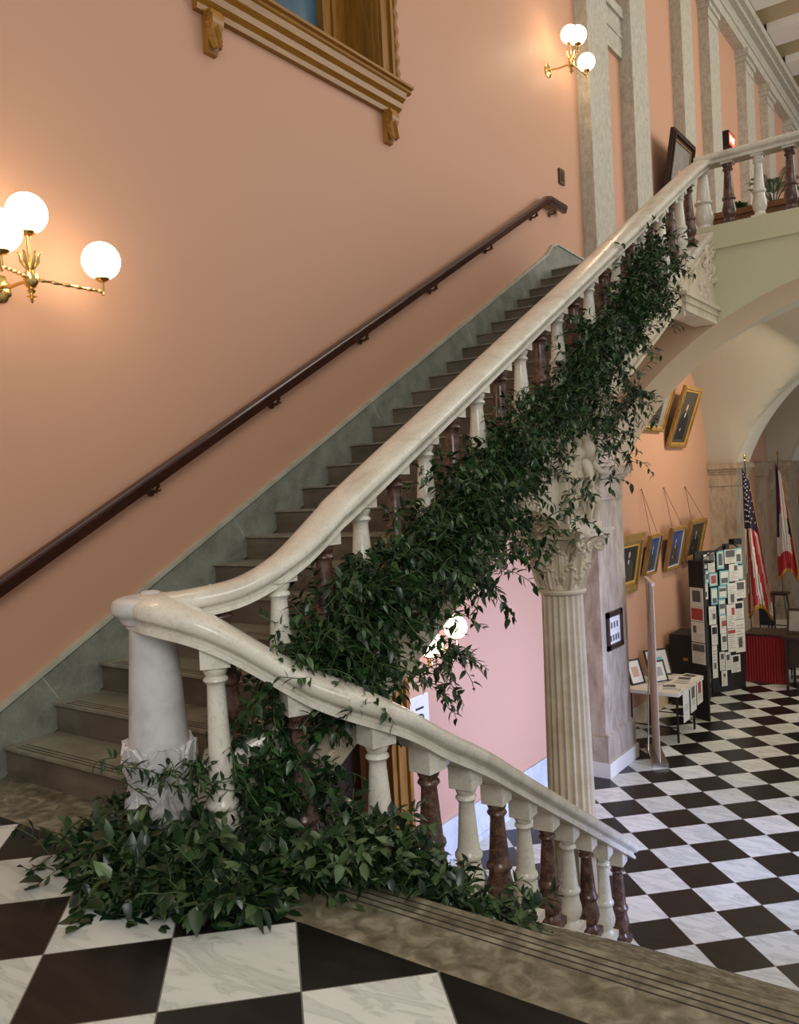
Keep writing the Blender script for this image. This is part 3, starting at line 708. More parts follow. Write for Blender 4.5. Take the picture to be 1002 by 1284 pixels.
# ------------------------------------------------------------------ piers of the lower hall
def pier(y0, y1, label, matb='pier'):
    t = thing('stone_pier', label, 'pier', (-4.55, (y0 + y1) / 2, ZL), 'square stone piers along the lower hall')
    x1 = -4.33
    mb = MB().box(XW, x1, y0, y1, ZL, 1.3)
    for zz in (-.9, .3): mb.box(XW, x1 + .002, y0 - .002, y1 + .002, zz, zz + .008, 'pier')
    mb.box(XW, x1 + .001, y0 + .0, y1, ZL, 1.3, 'pier')
    build('shaft', MB().box(XW, x1, y0, y1, ZL, 1.3), 'pier', t)
    mb = MB().box(XW, x1 + .015, y0 - .015, y1 + .015, 1.3, 1.52).box(XW, x1 + .04, y0 - .04, y1 + .04, 1.50, 1.55).box(XW, x1 + .075, y0 - .075, y1 + .075, 1.55, 1.60).box(XW, x1 + .12, y0 - .12, y1 + .12, 1.60, 1.68).box(XW, x1 + .10, y0 - .1, y1 + .1, 1.68, 1.705)
    mb.box(XW, x1 + .025, y0 - .025, y1 + .025, 1.27, 1.30)
    build('capital', mb, 'pier', t)
    mb = MB().box(XW, x1 + .04, y0 - .04, y1 + .04, ZL + .19, ZL + .52).prism([(x1, ZL + .52), (x1 + .04, ZL + .52), (x1, ZL + .56)], y0, y1, 'y')
    build('plinth', mb, 'pier', t)
    mb = MB().box(XW, x1 + .065, y0 - .065, y1 + .065, ZL, ZL + .19)
    build('base', mb, 'offwhite', t)
pier(10.25, 11.15, 'square taupe stone pier directly behind the fluted column')
pier(17.0, 17.95, 'square taupe stone pier behind the display board and the striped flag')
pier(22.0, 22.9, 'farthest square stone pier, behind the flag that stands over the stool')
t = thing('stone_pilaster', 'narrow stone pilaster between the two far piers, partly hidden by flag', 'pilaster', (-4.78, 21.1, ZL))
build('shaft', MB().box(XW, XW + .12, 20.7, 21.2, ZL, 1.4), 'pier', t); build('capital', MB().box(XW, XW + .17, 20.62, 21.28, 1.4, 1.7), 'pier', t)

# ------------------------------------------------------------------ pilasters of the gallery
PL = [(11.41, 12.15, -4.63, 'first mottled marble pilaster, just right of the wall sconce'),
      (13.09, 13.80, -4.61, 'second mottled marble pilaster, left of the large leaning painting'),
      (15.75, 16.40, -4.62, 'third mottled marble pilaster, right of the large leaning painting'),
      (17.55, 18.25, -4.62, 'fourth mottled marble pilaster, left of the red exit sign'),
      (20.4, 21.15, -4.61, 'fifth mottled marble pilaster, right of the exit sign, capital in view'),
      (22.6, 23.3, -4.63, 'sixth mottled marble pilaster, second with its capital in view'),
      (25.3, 26.1, -4.63, 'last mottled marble pilaster at the right edge of the picture')]
for y0, y1, x1, lab in PL:
    t = thing('marble_pilaster', lab, 'pilaster', (XW, y0, ZU), 'tall pilasters of the upper gallery')
    top = 10.95
    build('shaft', MB().box(XW, x1, y0, y1, ZU, top - .45), 'granite', t)
    mb = MB().box(XW, x1 + .02, y0 - .02, y1 + .02, top - .45, top - .42).box(XW, x1, y0, y1, top - .42, top - .2).box(XW, x1 + .04, y0 - .04, y1 + .04, top - .25, top - .15).box(XW, x1 + .09, y0 - .09, y1 + .09, top - .15, top)
    build('capital', mb, 'granite', t)
    build('base', MB().box(XW, x1 + .04, y0 - .04, y1 + .04, ZU, ZU + .3), 'granite', t)
mb = MB().box(XW, -4.60, 11.2, 33, 10.95, 11.15).box(XW, -4.57, 11.2, 33, 11.15, 11.2).box(XW, -4.62, 11.2, 33, 11.2, 11.5).box(XW, -4.50, 11.2, 33, 11.5, 11.6).box(XW, -4.40, 11.2, 33, 11.6, 11.78)
struct('trim_18', mb, 'granite')
mb = MB().box(XW, XW + .06, 12.15, 13.09, 8.05, 8.75).box(XW, XW + .10, 12.15, 13.09, 8.65, 8.8).box(XW, XW + .075, 12.15, 13.09, 8.35, 8.4)
struct('trim_19', mb, 'granite')

# ------------------------------------------------------------------ wooden wall handrail
hr = thing('wall_handrail', 'dark glossy wooden handrail fixed along the salmon wall', 'handrail', (XW + .08, 2.5, 1.2))
prof = [(-.025, -.11), (-.03, -.075), (-.04, -.06), (-.045, -.03), (-.035, -.008), (0, 0), (.035, -.008), (.045, -.03), (.04, -.06), (.03, -.075), (.025, -.11)]
def hz(y): return nose(y) + .985
path = [(XW + .1, y, hz(y)) for y in (1.6, 4, 7, 9.7)] + [(XW + .1, 10.0, 5.17), (XW + .1, 10.12, 5.20), (XW + .1, 10.58, 5.19)]
build('rail', MB().sweep(path, prof), 'cherry', hr, smooth=True, angle=40)
for y in (3.72, 4.95, 6.15, 7.35, 8.55, 9.75, 10.3):
    z = min(hz(y), 5.19) - .11
    mb = MB().tube([(XW + .1, y, z), (XW + .1, y, z - .014), (XW + .07, y, z - .06), (XW + .02, y, z - .055)], .012, 8)
    mb.lathe([(.001, 0), (.03, .002), (.035, .012), (.02, .02), (.001, .024)], 16, (XW, y, z - .055), mtx=Matrix.Rotation(PI / 2, 4, 'Y'))
    mb.ball((XW + .1, y, z - .045), .016, None, 8)
    build('bracket', mb, 'bronze', hr, smooth=True)

# ------------------------------------------------------------------ sconces
def sconce(loc, label, strength=1):
    # loc: centre of the body; wall is at -x, distance .3
    bx, by, bz = loc; t = thing('wall_sconce', label, 'lamp', (XW, by, bz), 'brass globe sconces')
    mb = MB(); wx = XW
    mb.lathe([(.001, 0), (.085, .0), (.09, .012), (.07, .022), (.03, .03), (.02, .05), (.001, .052)], 32, (wx, by - .03, bz + .0), mtx=Matrix.Rotation(PI / 2, 4, 'Y'), rf=lambda a: 1 + .07 * math.cos(10 * a))
    build('rosette', mb, 'brass', t, smooth=True)
    mb = MB().tube([(wx + .03, by - .03, bz), (wx + .15, by - .02, bz - .015), (bx, by, bz)], .011, 10)
    mb.lathe([(.001, -.14), (.008, -.13), (.012, -.12), (.005, -.11), (.03, -.10), (.006, -.09), (.02, -.075), (.024, -.065), (.012, -.055), (.028, -.045), (.042, -.02), (.044, .01), (.04, .03), (.022, .045), (.016, .06), (.02, .08), (.012, .1), (.010, .22), (.014, .24), (.001, .25)], 24, (bx, by, bz))
    for k in range(6):
        a = k * PI / 3; d_ = Vector((math.cos(a), math.sin(a), 0)); mb.tube([Vector((bx, by, bz + .05)) + d_ * .015, Vector((bx, by, bz + .10)) + d_ * .045, Vector((bx, by, bz + .14)) + d_ * .05, Vector((bx, by, bz + .15)) + d_ * .065], [.008, .012, .008, .003], 6)
    build('stem', mb, 'brass', t, smooth=True)
    ends = [(Vector((0, 0, .25)), None), (Vector((.02, .46, .04)), 1), (Vector((.23, -.30, .02)), 1)]
    for e, arm in ends:
        p = Vector(loc) + e
        g = MB()
        if arm:
            n = 30; q0 = Vector(loc) + e.normalized() * .03; q1 = Vector((p.x, p.y, p.z - .045))
            g.tube([q0.lerp(q1, i / n) for i in range(n + 1)], .009, 8, twist=.25)
            g.tube([q1, (q1.x, q1.y, p.z + .02)], .009, 8); g.ball((q1.x, q1.y, q1.z - .014), .016, None, 10, (1, .5, 1)); g.tube([q1, (q1.x, q1.y, q1.z - .03)], .004, 6)
            base = p.z + .02
        else: base = p.z
        g.lathe([(.008, -.01), (.03, .0), (.045, .015), (.048, .022), (.03, .024)], 20, (p.x, p.y, base))
        arm_o = build('arm', g, 'brass', t, smooth=True)
        gl = MB().ball((p.x, p.y, base + .122), .115, None, 28)
        o = build('globe', gl, 'globe', arm_o, smooth=True, angle=180)
sconce((-4.5, 2.74, 2.86), 'lit three-globe brass sconce at the left edge of the salmon wall')
sconce((-4.5, 10.49, 6.94), 'small-looking lit globe sconce high on the wall beside the marble pilasters')
sconce((-4.5, 6.55, -.02), 'lit globe sconce under the stairs, half hidden by hanging garland')

# ------------------------------------------------------------------ wall switch and sign
o = build('wall_switch', MB().box(XW, XW + .03, 10.64, 10.79, 5.52, 5.72, 'bronze').box(XW + .03, XW + .035, 10.68, 10.75, 5.56, 5.68, 'darkwood'), origin=(XW, 10.7, 5.6))
tag(o, 'small dark bronze box on the wall above the handrail end', 'switch')
t = thing('room_sign', 'white room number sign on the pinkish wall beside the oak door frame', 'sign', (XW, 6.75, -.62))
build('panel', MB().box(XW, XW + .012, 6.63, 6.95, -.95, -.50), 'paper', t)
def text(name, body, size, loc, rot, mat, parent, ext=.002):
    cu = bpy.data.curves.new(name, 'FONT'); cu.body = body; cu.size = size; cu.extrude = ext; cu.align_x = 'CENTER'; cu.align_y = 'CENTER'
    tmp = bpy.data.objects.new(name, cu); COL.objects.link(tmp); bpy.context.view_layer.update()
    me = bpy.data.meshes.new_from_object(tmp.evaluated_get(bpy.context.evaluated_depsgraph_get())); bpy.data.objects.remove(tmp)
    me.materials.clear(); me.materials.append(M[mat]); o = bpy.data.objects.new(name, me); COL.objects.link(o); o.parent = parent
    o.location = Vector(loc) - WL[parent.name]; o.rotation_euler = rot; return o
text('number', '10', .20, (XW + .014, 6.78, -.68), (PI / 2, PI / 2, PI / 2), 'black', t)

# ------------------------------------------------------------------ pictures
def frame(name, label, cat, y0, y1, z0, z1, lean, fw, fmat, cmat, figure=True, inner=None, wire=None, x=XW, group=None, thick=.05, oval=False, scalef=1):
    # picture on the left wall, bottom edge against the wall, top leaning out by `lean`
    h = z1 - z0; a = math.asin(min(.9, lean / h)); t = thing(name, label, cat, (x, (y0 + y1) / 2, z0), group)
    mx = Matrix.Translation((x + .012, 0, z0)) @ Matrix.Rotation(a, 4, 'Y'); H = h / math.cos(a)
    mb = MB()
    for i, (o_, d_) in enumerate(((0, thick), (fw * .35, thick * 1.35), (fw * .7, thick * .9))):
        i0 = fw * (.35 + .35 * i) if i < 2 else fw
        for (ya, yb, za, zb) in ((y0 + o_, y0 + i0, o_, H - o_), (y1 - i0, y1 - o_, o_, H - o_), (y0 + i0, y1 - i0, o_, i0), (y0 + i0, y1 - i0, H - i0, H - o_)):
            mb.box(0, d_, ya, yb, za, zb, None, mx)
    build('frame', mb, fmat, t)
    if inner:
        mb = MB(); e = fw * .18
        for (ya, yb, za, zb) in ((y0 + fw, y0 + fw + e, fw, H - fw), (y1 - fw - e, y1 - fw, fw, H - fw), (y0 + fw, y1 - fw, fw, fw + e), (y0 + fw, y1 - fw, H - fw - e, H - fw)): mb.box(0, thick * .8, ya, yb, za, zb, None, mx)
        build('inner_border', mb, inner, t)
    build('backing', MB().box(-.008, .004, y0 + .02, y1 - .02, .02, H - .02, None, mx), 'darkwood', t)
    cv = build('canvas', MB().box(.004, thick * .5, y0 + fw * .9, y1 - fw * .9, fw * .9, H - fw * .9, None, mx), cmat, t)
    if figure:
        yc = (y0 + y1) / 2; g = MB(); r = (H) * .055; w_ = (y1 - y0); xx = thick * .5 + .001
        def disc(cy, cz, ry, rz, m_, n=16): g.add([mx @ Vector((xx + .001, cy + ry * math.cos(2 * PI * i / n), cz + rz * math.sin(2 * PI * i / n))) for i in range(n)], [tuple(range(n))], m_)
        g.add([mx @ Vector((xx, yc + p[0] * w_, p[1] * H)) for p in ((-.24, .14), (.24, .14), (.2, .5), (.08, .58), (-.08, .58), (-.2, .5))], [(0, 1, 2, 3, 4, 5)], 'canvas' if cmat != 'canvas' else 'black')
        disc(yc, .66 * H, r * .75, r, 'skin'); disc(yc, .54 * H, r * .3, r * .8, 'paper'); disc(yc - .06 * w_, .3 * H, r * .4, r * .5, 'skin')
        build('painted_figure', g, parent=cv)
    if wire:
        hy, hz_ = wire; top = mx @ Vector((0, 0, H))
        mb = MB().tube([(top.x, y0 + .12, top.z), (x + .02, hy, hz_)], .004, 5).tube([(top.x, y1 - .12, top.z), (x + .02, hy, hz_)], .004, 5).ball((x + .02, hy, hz_), .015, None, 8)
        build('hanging_wire', mb, 'bronze', t)
    return t
G = 'portraits on the lower hall wall'
frame('portrait_painting', 'wide gilt framed oval portrait, leftmost of the lower row, beside the pier', 'painting', 11.75, 12.75, -.22, .69, .16, .16, 'gilt', 'black', True, 'fringe', None, group=G)
frame('portrait_painting', 'blue portrait in brown frame, second from the left in the lower row', 'painting', 13.05, 13.60, -.04, .61, .14, .05, 'gilt', 'canvasblue', True, 'paper', (13.22, 1.33), group=G)
frame('portrait_painting', 'deep blue portrait in gilt frame, third from the left in the lower row', 'painting', 14.07, 14.83, -.08, .66, .15, .06, 'gilt', 'canvasblue', True, 'paper', (14.29, 1.32), group=G)
frame('portrait_painting', 'dark brown portrait in gilt frame, just left of and above the display board', 'painting', 15.1, 16.05, -.02, .72, .16, .07, 'gilt', 'canvas', True, 'fringe', (15.45, 1.3), group=G)
frame('portrait_painting', 'tall dark portrait of a standing figure leaning out high under the arch', 'painting', 14.46, 15.42, 2.02, 3.05, .34, .08, 'gilt', 'canvas', True, 'fringe', group=G)
frame('portrait_painting', 'grey-toned painting high under the arch, cut off by the arch edge', 'painting', 13.2, 14.25, 2.28, 3.2, .3, .07, 'gilt', 'canvasgrey', True, 'fringe', group=G)
frame('portrait_painting', 'corner of a brown framed painting peeking out beneath the arch, lowest and leftmost', 'painting', 11.9, 12.75, 2.05, 2.9, .3, .07, 'gilt', 'canvas', False, 'fringe', group=G)
frame('framed_painting', 'large dark-framed painting leaning from the gallery wall between marble pilasters', 'painting', 14.45, 15.62, 5.5, 7.35, .32, .13, 'darkwood', 'canvasgrey', True, 'gilt', thick=.07)
frame('framed_painting', 'gold and blue framed painting at the far right edge of the lower hall', 'painting', 23.4, 24.8, -.6, .9, .1, .12, 'gilt', 'canvasblue', False, 'fringe')
# framed plaque on first pier: seven small portraits
t = thing('framed_photograph', 'brown framed sheet of seven small portraits on the nearest pier', 'picture', (-4.33, 10.6, -.7))
mb = MB(); y0, y1, z0, z1 = 10.40, 10.93, -.71, -.21; x = -4.33
for (a, b, c_, d_) in ((y0, y0 + .07, z0, z1), (y1 - .07, y1, z0, z1), (y0, y1, z0, z0 + .07), (y0, y1, z1 - .07, z1)): mb.box(x, x + .03, a, b, c_, d_)
build('frame', mb, 'darkwood', t)
mb = MB().box(x, x + .01, y0 + .06, y1 - .06, z0 + .06, z1 - .06, 'paper')
for r_, n in ((0, 3), (1, 4)):
    for k in range(n):
        yy = lerp(y0 + .14, y1 - .14, k / (n - 1)) if n == 4 else lerp(y0 + .17, y1 - .17, k / 2); zz = z1 - .18 - r_ * .17
        mb.box(x + .01, x + .012, yy - .025, yy + .025, zz - .045, zz + .035, 'photo')
build('print', mb, parent=t)

# ------------------------------------------------------------------ exhibition in the lower hall
def plane_mtx(a, b, z0):
    # local x runs from a to b, local y points towards the viewer's side, z up
    a = Vector((a[0], a[1], z0)); d = Vector((b[0] - a.x, b[1] - a.y, 0)).normalized(); n = Vector((d.y, -d.x, 0))
    return Matrix(((d.x, n.x, 0, a.x), (d.y, n.y, 0, a.y), (0, 0, 1, a.z), (0, 0, 0, 1)))
# near black panel
A1, B1 = (-4.17, 13.40), (-3.90, 13.27)
mxa = plane_mtx(A1, B1, ZL)
t = thing('narrow_display_board', 'narrow black display panel with four pinned sheets, left of the taller board', 'display board', (-4.03, 13.33, ZL))
build('board', MB().box(0, .30, -.03, 0, 0, 2.50, None, mxa), 'black', t)
A2, B2 = (-4.28, 15.0), (-3.90, 15.66)
mxb = plane_mtx(A2, B2, ZL); WB = math.hypot(.38, .66)
t2 = thing('display_board', 'tall curved black display board covered with pinned sheets and turquoise cards', 'display board', (-4.1, 15.3, ZL))
mb = MB(); n = 14; vs = []
def bpt(u, off=0):
    # gently curved face; u 0..1 main, negative wraps to the left
    if u >= 0: p = Vector((u * WB, -.10 * (u - .5) ** 2 * 2 + off, 0))
    else: p = Vector((u * .40, -.05 + u * u * .35 * 0 + off, 0))
    return p
for i in range(n + 1):
    u = -.75 + 1.75 * i / n; p = bpt(u); vs += [mxb @ Vector((p.x, p.y, .0 if u >= 0 else .9)), mxb @ Vector((p.x, p.y, 2.5)), mxb @ Vector((p.x, p.y - .04, .0 if u >= 0 else .9)), mxb @ Vector((p.x, p.y - .04, 2.5))]
fs = []
for i in range(n):
    a, b = 4 * i, 4 * i + 4; fs += [(a, b, b + 1, a + 1), (a + 2, a + 3, b + 3, b + 2), (a + 1, b + 1, b + 3, a + 3), (a, a + 2, b + 2, b)]
fs += [(0, 1, 3, 2), (4 * n, 4 * n + 2, 4 * n + 3, 4 * n + 1)]
mb.add(vs, fs); build('board', mb, 'black', t2)
mb = MB().tube([mxb @ Vector((-.3, .25, 2.47)), mxb @ Vector((.1, .22, 2.6)), mxb @ Vector((.4, .1, 2.62)), mxb @ Vector((.62, .02, 2.52))], .012, 6)
mb.tube([mxb @ Vector((-.55, .3, 2.40)), mxb @ Vector((-.1, .25, 2.50)), mxb @ Vector((.25, .12, 2.58))], .008, 6)
mb.box(.42, .60, .02, .14, 2.58, 2.68, None, mxb); mb.box(.12, .2, .16, .24, 2.53, 2.62, None, mxb)
build('lamp_arm', mb, 'blackmetal', t2)
pid = 0
ordn = ['first', 'second', 'third', 'fourth', 'fifth', 'sixth', 'seventh']
def sheet(mx, x0, x1, z0, z1, label, backing=None, pic=None, lines=True, off=.0):
    t_ = MB(); e = .006 + off
    t_.box(x0, x1, e, e + .004, z0, z1, 'teal' if backing else 'paper', mx)
    if backing: t_.box(lerp(x0, x1, .12), lerp(x0, x1, .88), e + .004, e + .006, lerp(z0, z1, .1), lerp(z0, z1, .9), 'paper', mx)
    if pic:
        u0, u1, v0, v1, pm = pic; t_.box(lerp(x0, x1, u0), lerp(x0, x1, u1), e + .006, e + .008, lerp(z0, z1, v0), lerp(z0, z1, v1), pm, mx)
    if lines:
        vv = (pic[2] if pic and pic[2] > .4 else .9); k = 0
        while vv > .15 and k < 7:
            vv -= .09; k += 1; t_.box(lerp(x0, x1, .14), lerp(x0, x1, .86 if k % 3 else .6), e + .004, e + .0055, lerp(z0, z1, vv), lerp(z0, z1, vv + .03), 'text', mx)
    o = build('paper_sheet', t_, origin=tuple(mx @ Vector(((x0 + x1) / 2, e, z0)))); tag(o, label, 'paper', 'sheets pinned to the display boards'); return o
def pz(y): return 2.5 - (y - 167) * (2.5 / (1180 - 167))     # rows measured on the board, top edge to foot
def pu(x): return (x - 290) / 280 * WB
S = [ # x0,x1,y0,y1, backing, pic, description
 (243, 270, 190, 290, 0, (.2, .8, .3, .7, 'photo'), 'narrow white sheet at the top left end of the curved board'),
 (272, 330, 180, 320, 0, (.1, .9, .6, .9, 'photo'), 'white sheet with two grey pictures, top row, second from left'),
 (338, 398, 172, 302, 1, (.22, .78, .2, .85, 'photo'), 'turquoise card with a dark oval portrait, top row'),
 (400, 495, 168, 268, 0, (.1, .9, .45, .92, 'photo'), 'wide white sheet with a dark blue picture, top row'),
 (500, 560, 165, 280, 1, (.2, .8, .15, .6, 'photo'), 'turquoise card at the top right corner of the board'),
 (250, 275, 300, 395, 1, (.2, .8, .3, .7, 'photo'), 'narrow turquoise card at left end, second row'),
 (278, 348, 325, 418, 1, (.2, .8, .2, .8, 'redp'), 'turquoise card with a reddish picture, second row'),
 (352, 432, 315, 418, 1, (.15, .85, .15, .5, 'photo'), 'turquoise card with a dark landscape strip, second row'),
 (438, 515, 275, 398, 0, (.55, .9, .6, .9, 'photo'), 'white text sheet with one tiny picture, second row'),
 (518, 565, 290, 395, 1, (.3, .8, .2, .8, 'paper'), 'turquoise card at right end, second row'),
 (228, 268, 330, 505, 0, (.3, .8, .1, .3, 'photo'), 'long white sheet hanging at left edge of curved board'),
 (285, 340, 430, 550, 1, (.2, .8, .1, .4, 'photo'), 'turquoise card, third row, leftmost'),
 (342, 412, 420, 510, 1, (.1, .9, .55, .8, 'photo'), 'turquoise card with a dark strip, third row'),
 (415, 490, 410, 555, 0, (.3, .7, .05, .45, 'photo'), 'white sheet with a bust picture, third row'),
 (495, 582, 402, 528, 0, (.15, .85, .5, .9, 'photo'), 'white sheet with a red-brown picture jutting past the right edge'),
 (265, 325, 560, 690, 0, (.5, .9, .3, .6, 'photo'), 'white sheet, fourth row, leftmost'),
 (340, 395, 515, 630, 1, (.1, .9, .4, .7, 'photo'), 'turquoise card, fourth row, above the red-photo sheet'),
 (398, 468, 560, 730, 0, (.6, .95, .55, .85, 'redp'), 'long white sheet with small red picture, fourth row'),
 (472, 555, 548, 675, 0, (.15, .85, .6, .9, 'black'), 'white sheet with black stage photo, fourth row, rightmost'),
 (278, 328, 695, 835, 0, (.1, .9, .55, .9, 'black'), 'white sheet with black portrait photo, fifth row, leftmost'),
 (343, 397, 632, 760, 0, (.3, .95, .4, .7, 'redp'), 'white sheet with small red portrait photo, fifth row'),
 (400, 468, 735, 900, 0, (.05, .95, .8, .95, 'redp'), 'long white sheet with a reddish strip, fifth row'),
 (475, 558, 680, 915, 0, (.3, .7, .15, .45, 'photo'), 'tall white sheet with a pencil drawing, right side'),
 (345, 395, 762, 880, 0, (.2, .9, .5, .85, 'photo'), 'white sheet with grey photo, sixth row'),
 (280, 322, 840, 1070, 0, (.3, .7, .3, .45, 'photo'), 'long narrow white strip low on the left side'),
 (330, 372, 890, 1020, 0, (.2, .8, .6, .9, 'photo'), 'small white sheet with a dark photo, lower centre left'),
 (375, 420, 895, 1025, 0, (.2, .8, .55, .85, 'photo'), 'small white sheet with a dark photo, lower centre right'),
 (420, 500, 925, 1050, 0, (.2, .8, .6, .92, 'black'), 'white sheet with a group photo, lowest at right'),
 (340, 388, 1025, 1135, 0, (.3, .7, .6, .8, 'photo'), 'bottommost narrow white strip on the curved board')]
for i, (x0, x1, y0, y1, bk, pc, desc) in enumerate(S):
    u0 = pu(x0); u1 = pu(x1); off = .012 if i % 2 else .005
    zc = (u0 + u1) / 2 / WB; offc = -.20 * (zc - .5) ** 2 if zc >= 0 else -.05
    sheet(mxb, u0, u1, pz(y1), pz(y0), desc, bk, pc, True, offc + off + .01)
for (y0, y1, pc, desc) in ((452, 590, (.2, .8, .25, .85, 'photo'), 'white sheet with a tall grey photo, topmost on the narrow panel'),
                           (592, 698, (.08, .92, .1, .9, 'redp'), 'red poster print, second from top on the narrow panel'),
                           (702, 850, (.15, .4, .45, .8, 'photo'), 'white text sheet with small portrait, third on the narrow panel'),
                           (858, 1010, (.05, .95, .6, .95, 'photo'), 'white sheet with a wide dark photo, lowest on the narrow panel')):
    zt = 2.5 - (y0 - 255) * (2.5 / (1420 - 255)); zb = 2.5 - (y1 - 255) * (2.5 / (1420 - 255)); sheet(mxa, .02, .285, zb, zt, desc, 0, pc, y0 > 700)
# easel lines behind
# roll-up banner seen nearly edge-on
t = thing('roll_up_banner', 'tall cream roll-up banner seen edge-on in front of the table', 'banner', (-3.95, 11.0, ZL))
mxc = plane_mtx((-4.22, 11.62), (-3.86, 10.90), ZL); Wc = math.hypot(.36, .72)
build('fabric', MB().box(.0, Wc, -.004, .004, .06, 2.42, None, mxc), 'banner', t)
build('base', MB().box(-.02, Wc + .02, -.10, .10, 0, .06, None, mxc), 'alu', t)
build('top_rail', MB().box(-.01, Wc + .01, -.02, .02, 2.41, 2.45, None, mxc), 'banner', t)
build('pole', MB().tube([mxc @ Vector((Wc * .35, .09, .04)), mxc @ Vector((Wc * .4, .05, 1.2)), mxc @ Vector((Wc * .5, .01, 2.42))], .012, 8), 'alu', t)
# folding table
t = thing('folding_table', 'white folding table with dark legs, covered with papers, behind the banner', 'table', (-4.3, 12.5, ZL))
zt = -1.574
build('tabletop', MB().box(-4.74, -3.92, 11.92, 13.12, zt - .05, zt), 'offwhite', t)
for (x, y) in ((-3.98, 12.02), (-3.98, 12.78), (-4.66, 12.02), (-4.66, 12.78)):
    build('leg', MB().tube([(x, y, zt - .05), (x, y, ZL)], .017, 8), 'blackmetal', t)
for y in (12.02, 12.78): build('brace', MB().tube([(-4.66, y, -2.1), (-3.98, y, -2.1)], .01, 6), 'blackmetal', t)
mxt = Matrix.Translation((0, 0, zt))
k = 0
for (x, y, a, lab) in ((-4.15, 12.25, .3, 'loose white sheet on table, nearest its front corner'), (-4.12, 12.98, -.3, 'loose white sheet at the far corner of the table'), (-4.55, 12.75, .5, 'loose white sheet at the wall side of the table'), (-4.35, 12.55, -.2, 'loose white sheet in the middle of the table'), (-4.1, 12.75, .1, 'loose printed sheet near the back edge of the table')):
    m_ = Matrix.Translation((x, y, zt + .001 + k * .002)) @ Matrix.Rotation(a, 4, 'Z'); k += 1
    g = MB().box(-.15, .15, -.2, .2, 0, .003, 'paper', m_).box(-.1, .08, 0, .15, .003, .004, 'photo', m_).box(-.1, .1, -.15, -.05, .003, .004, 'text', m_)
    tag(build('paper_sheet', g, origin=(x, y, zt)), lab, 'paper')
for (y, z0, lab, pm) in ((12.08, -.46, 'text sheet hanging over table edge, nearest of the three', None), (12.42, -.40, 'sheet with a dark portrait hanging over table edge, middle', 'photo'), (12.74, -.36, 'sheet with a reddish portrait hanging over table edge, farthest', 'redp')):
    g = MB().box(-3.914, -3.908, y, y + .27, zt + z0, zt + .003, 'paper').box(-4.0, -3.908, y, y + .27, zt, zt + .004, 'paper')
    if pm: g.box(-3.908, -3.906, y + .05, y + .2, zt - .2, zt - .03, pm)
    for q in range(4): g.box(-3.908, -3.906, y + .05, y + .22, zt - .3 + q * .025, zt - .29 + q * .025, 'text')
    tag(build('paper_sheet', g, origin=(-3.91, y, zt)), lab, 'paper')
def easel_frame(x, y, a, w_, h_, lab, pm='text', tilt=.35, fm='black'):
    m_ = Matrix.Translation((x, y, zt)) @ Matrix.Rotation(a, 4, 'Z') @ Matrix.Rotation(-tilt, 4, 'X')
    t_ = thing('picture_frame', lab, 'picture', (x, y, zt)); f = MB(); e = .025
    for q in ((-w_ / 2, -w_ / 2 + e, 0, h_), (w_ / 2 - e, w_ / 2, 0, h_), (-w_ / 2, w_ / 2, 0, e), (-w_ / 2, w_ / 2, h_ - e, h_)): f.box(q[0], q[1], -.01, .01, q[2], q[3], None, m_)
    build('frame', f, fm, t_)
    g = MB().box(-w_ / 2 + .01, w_ / 2 - .01, -.004, .006, .01, h_ - .01, 'paper', m_).box(-w_ * .22, w_ * .22, -.006, -.003, h_ * .3, h_ * .7, pm, m_)
    build('print', g, parent=t_)
    build('strut', MB().tube([m_ @ Vector((0, .01, h_ * .6)), Vector((m_ @ Vector((0, .01, h_ * .6))).xy.to_3d()) + Vector((0, 0, zt)) + (m_.to_3x3() @ Vector((0, .1, 0))) * Vector((1, 1, 0)).x], .005, 5), 'blackmetal', t_)
easel_frame(-4.62, 12.25, 1.15, .28, .38, 'black framed print leaning at the left end of the table', 'skin')
easel_frame(-4.36, 12.50, 1.05, .28, .33, 'small black framed print standing mid-table beside the banner')
easel_frame(-4.50, 12.90, .95, .42, .42, 'larger black framed print with a teal letter shape at the back of the table', 'teal')
# black speaker cabinet
t = thing('equipment_case', 'tall black equipment case behind the table against the wall', 'case', (-4.5, 14.3, ZL))
build('body', MB().box(-4.72, -4.25, 14.0, 14.6, ZL, -1.12), 'black', t); build('badge', MB().box(-4.50, -4.42, 13.99, 14.0, -1.55, -1.5), 'brass', t)
# music stand style easel
t = thing('metal_easel', 'thin dark metal easel behind the narrow black panel', 'easel', (-4.4, 14.2, ZL))
for q in ((-4.55, 14.85), (-4.25, 14.75), (-4.5, 15.2)): build('leg', MB().tube([(q[0], q[1], ZL), (-4.42, 14.9, .02)], .01, 6), 'blackmetal', t)
build('shelf', MB().box(-4.6, -4.2, 14.75, 14.95, .0, .03), 'blackmetal', t)
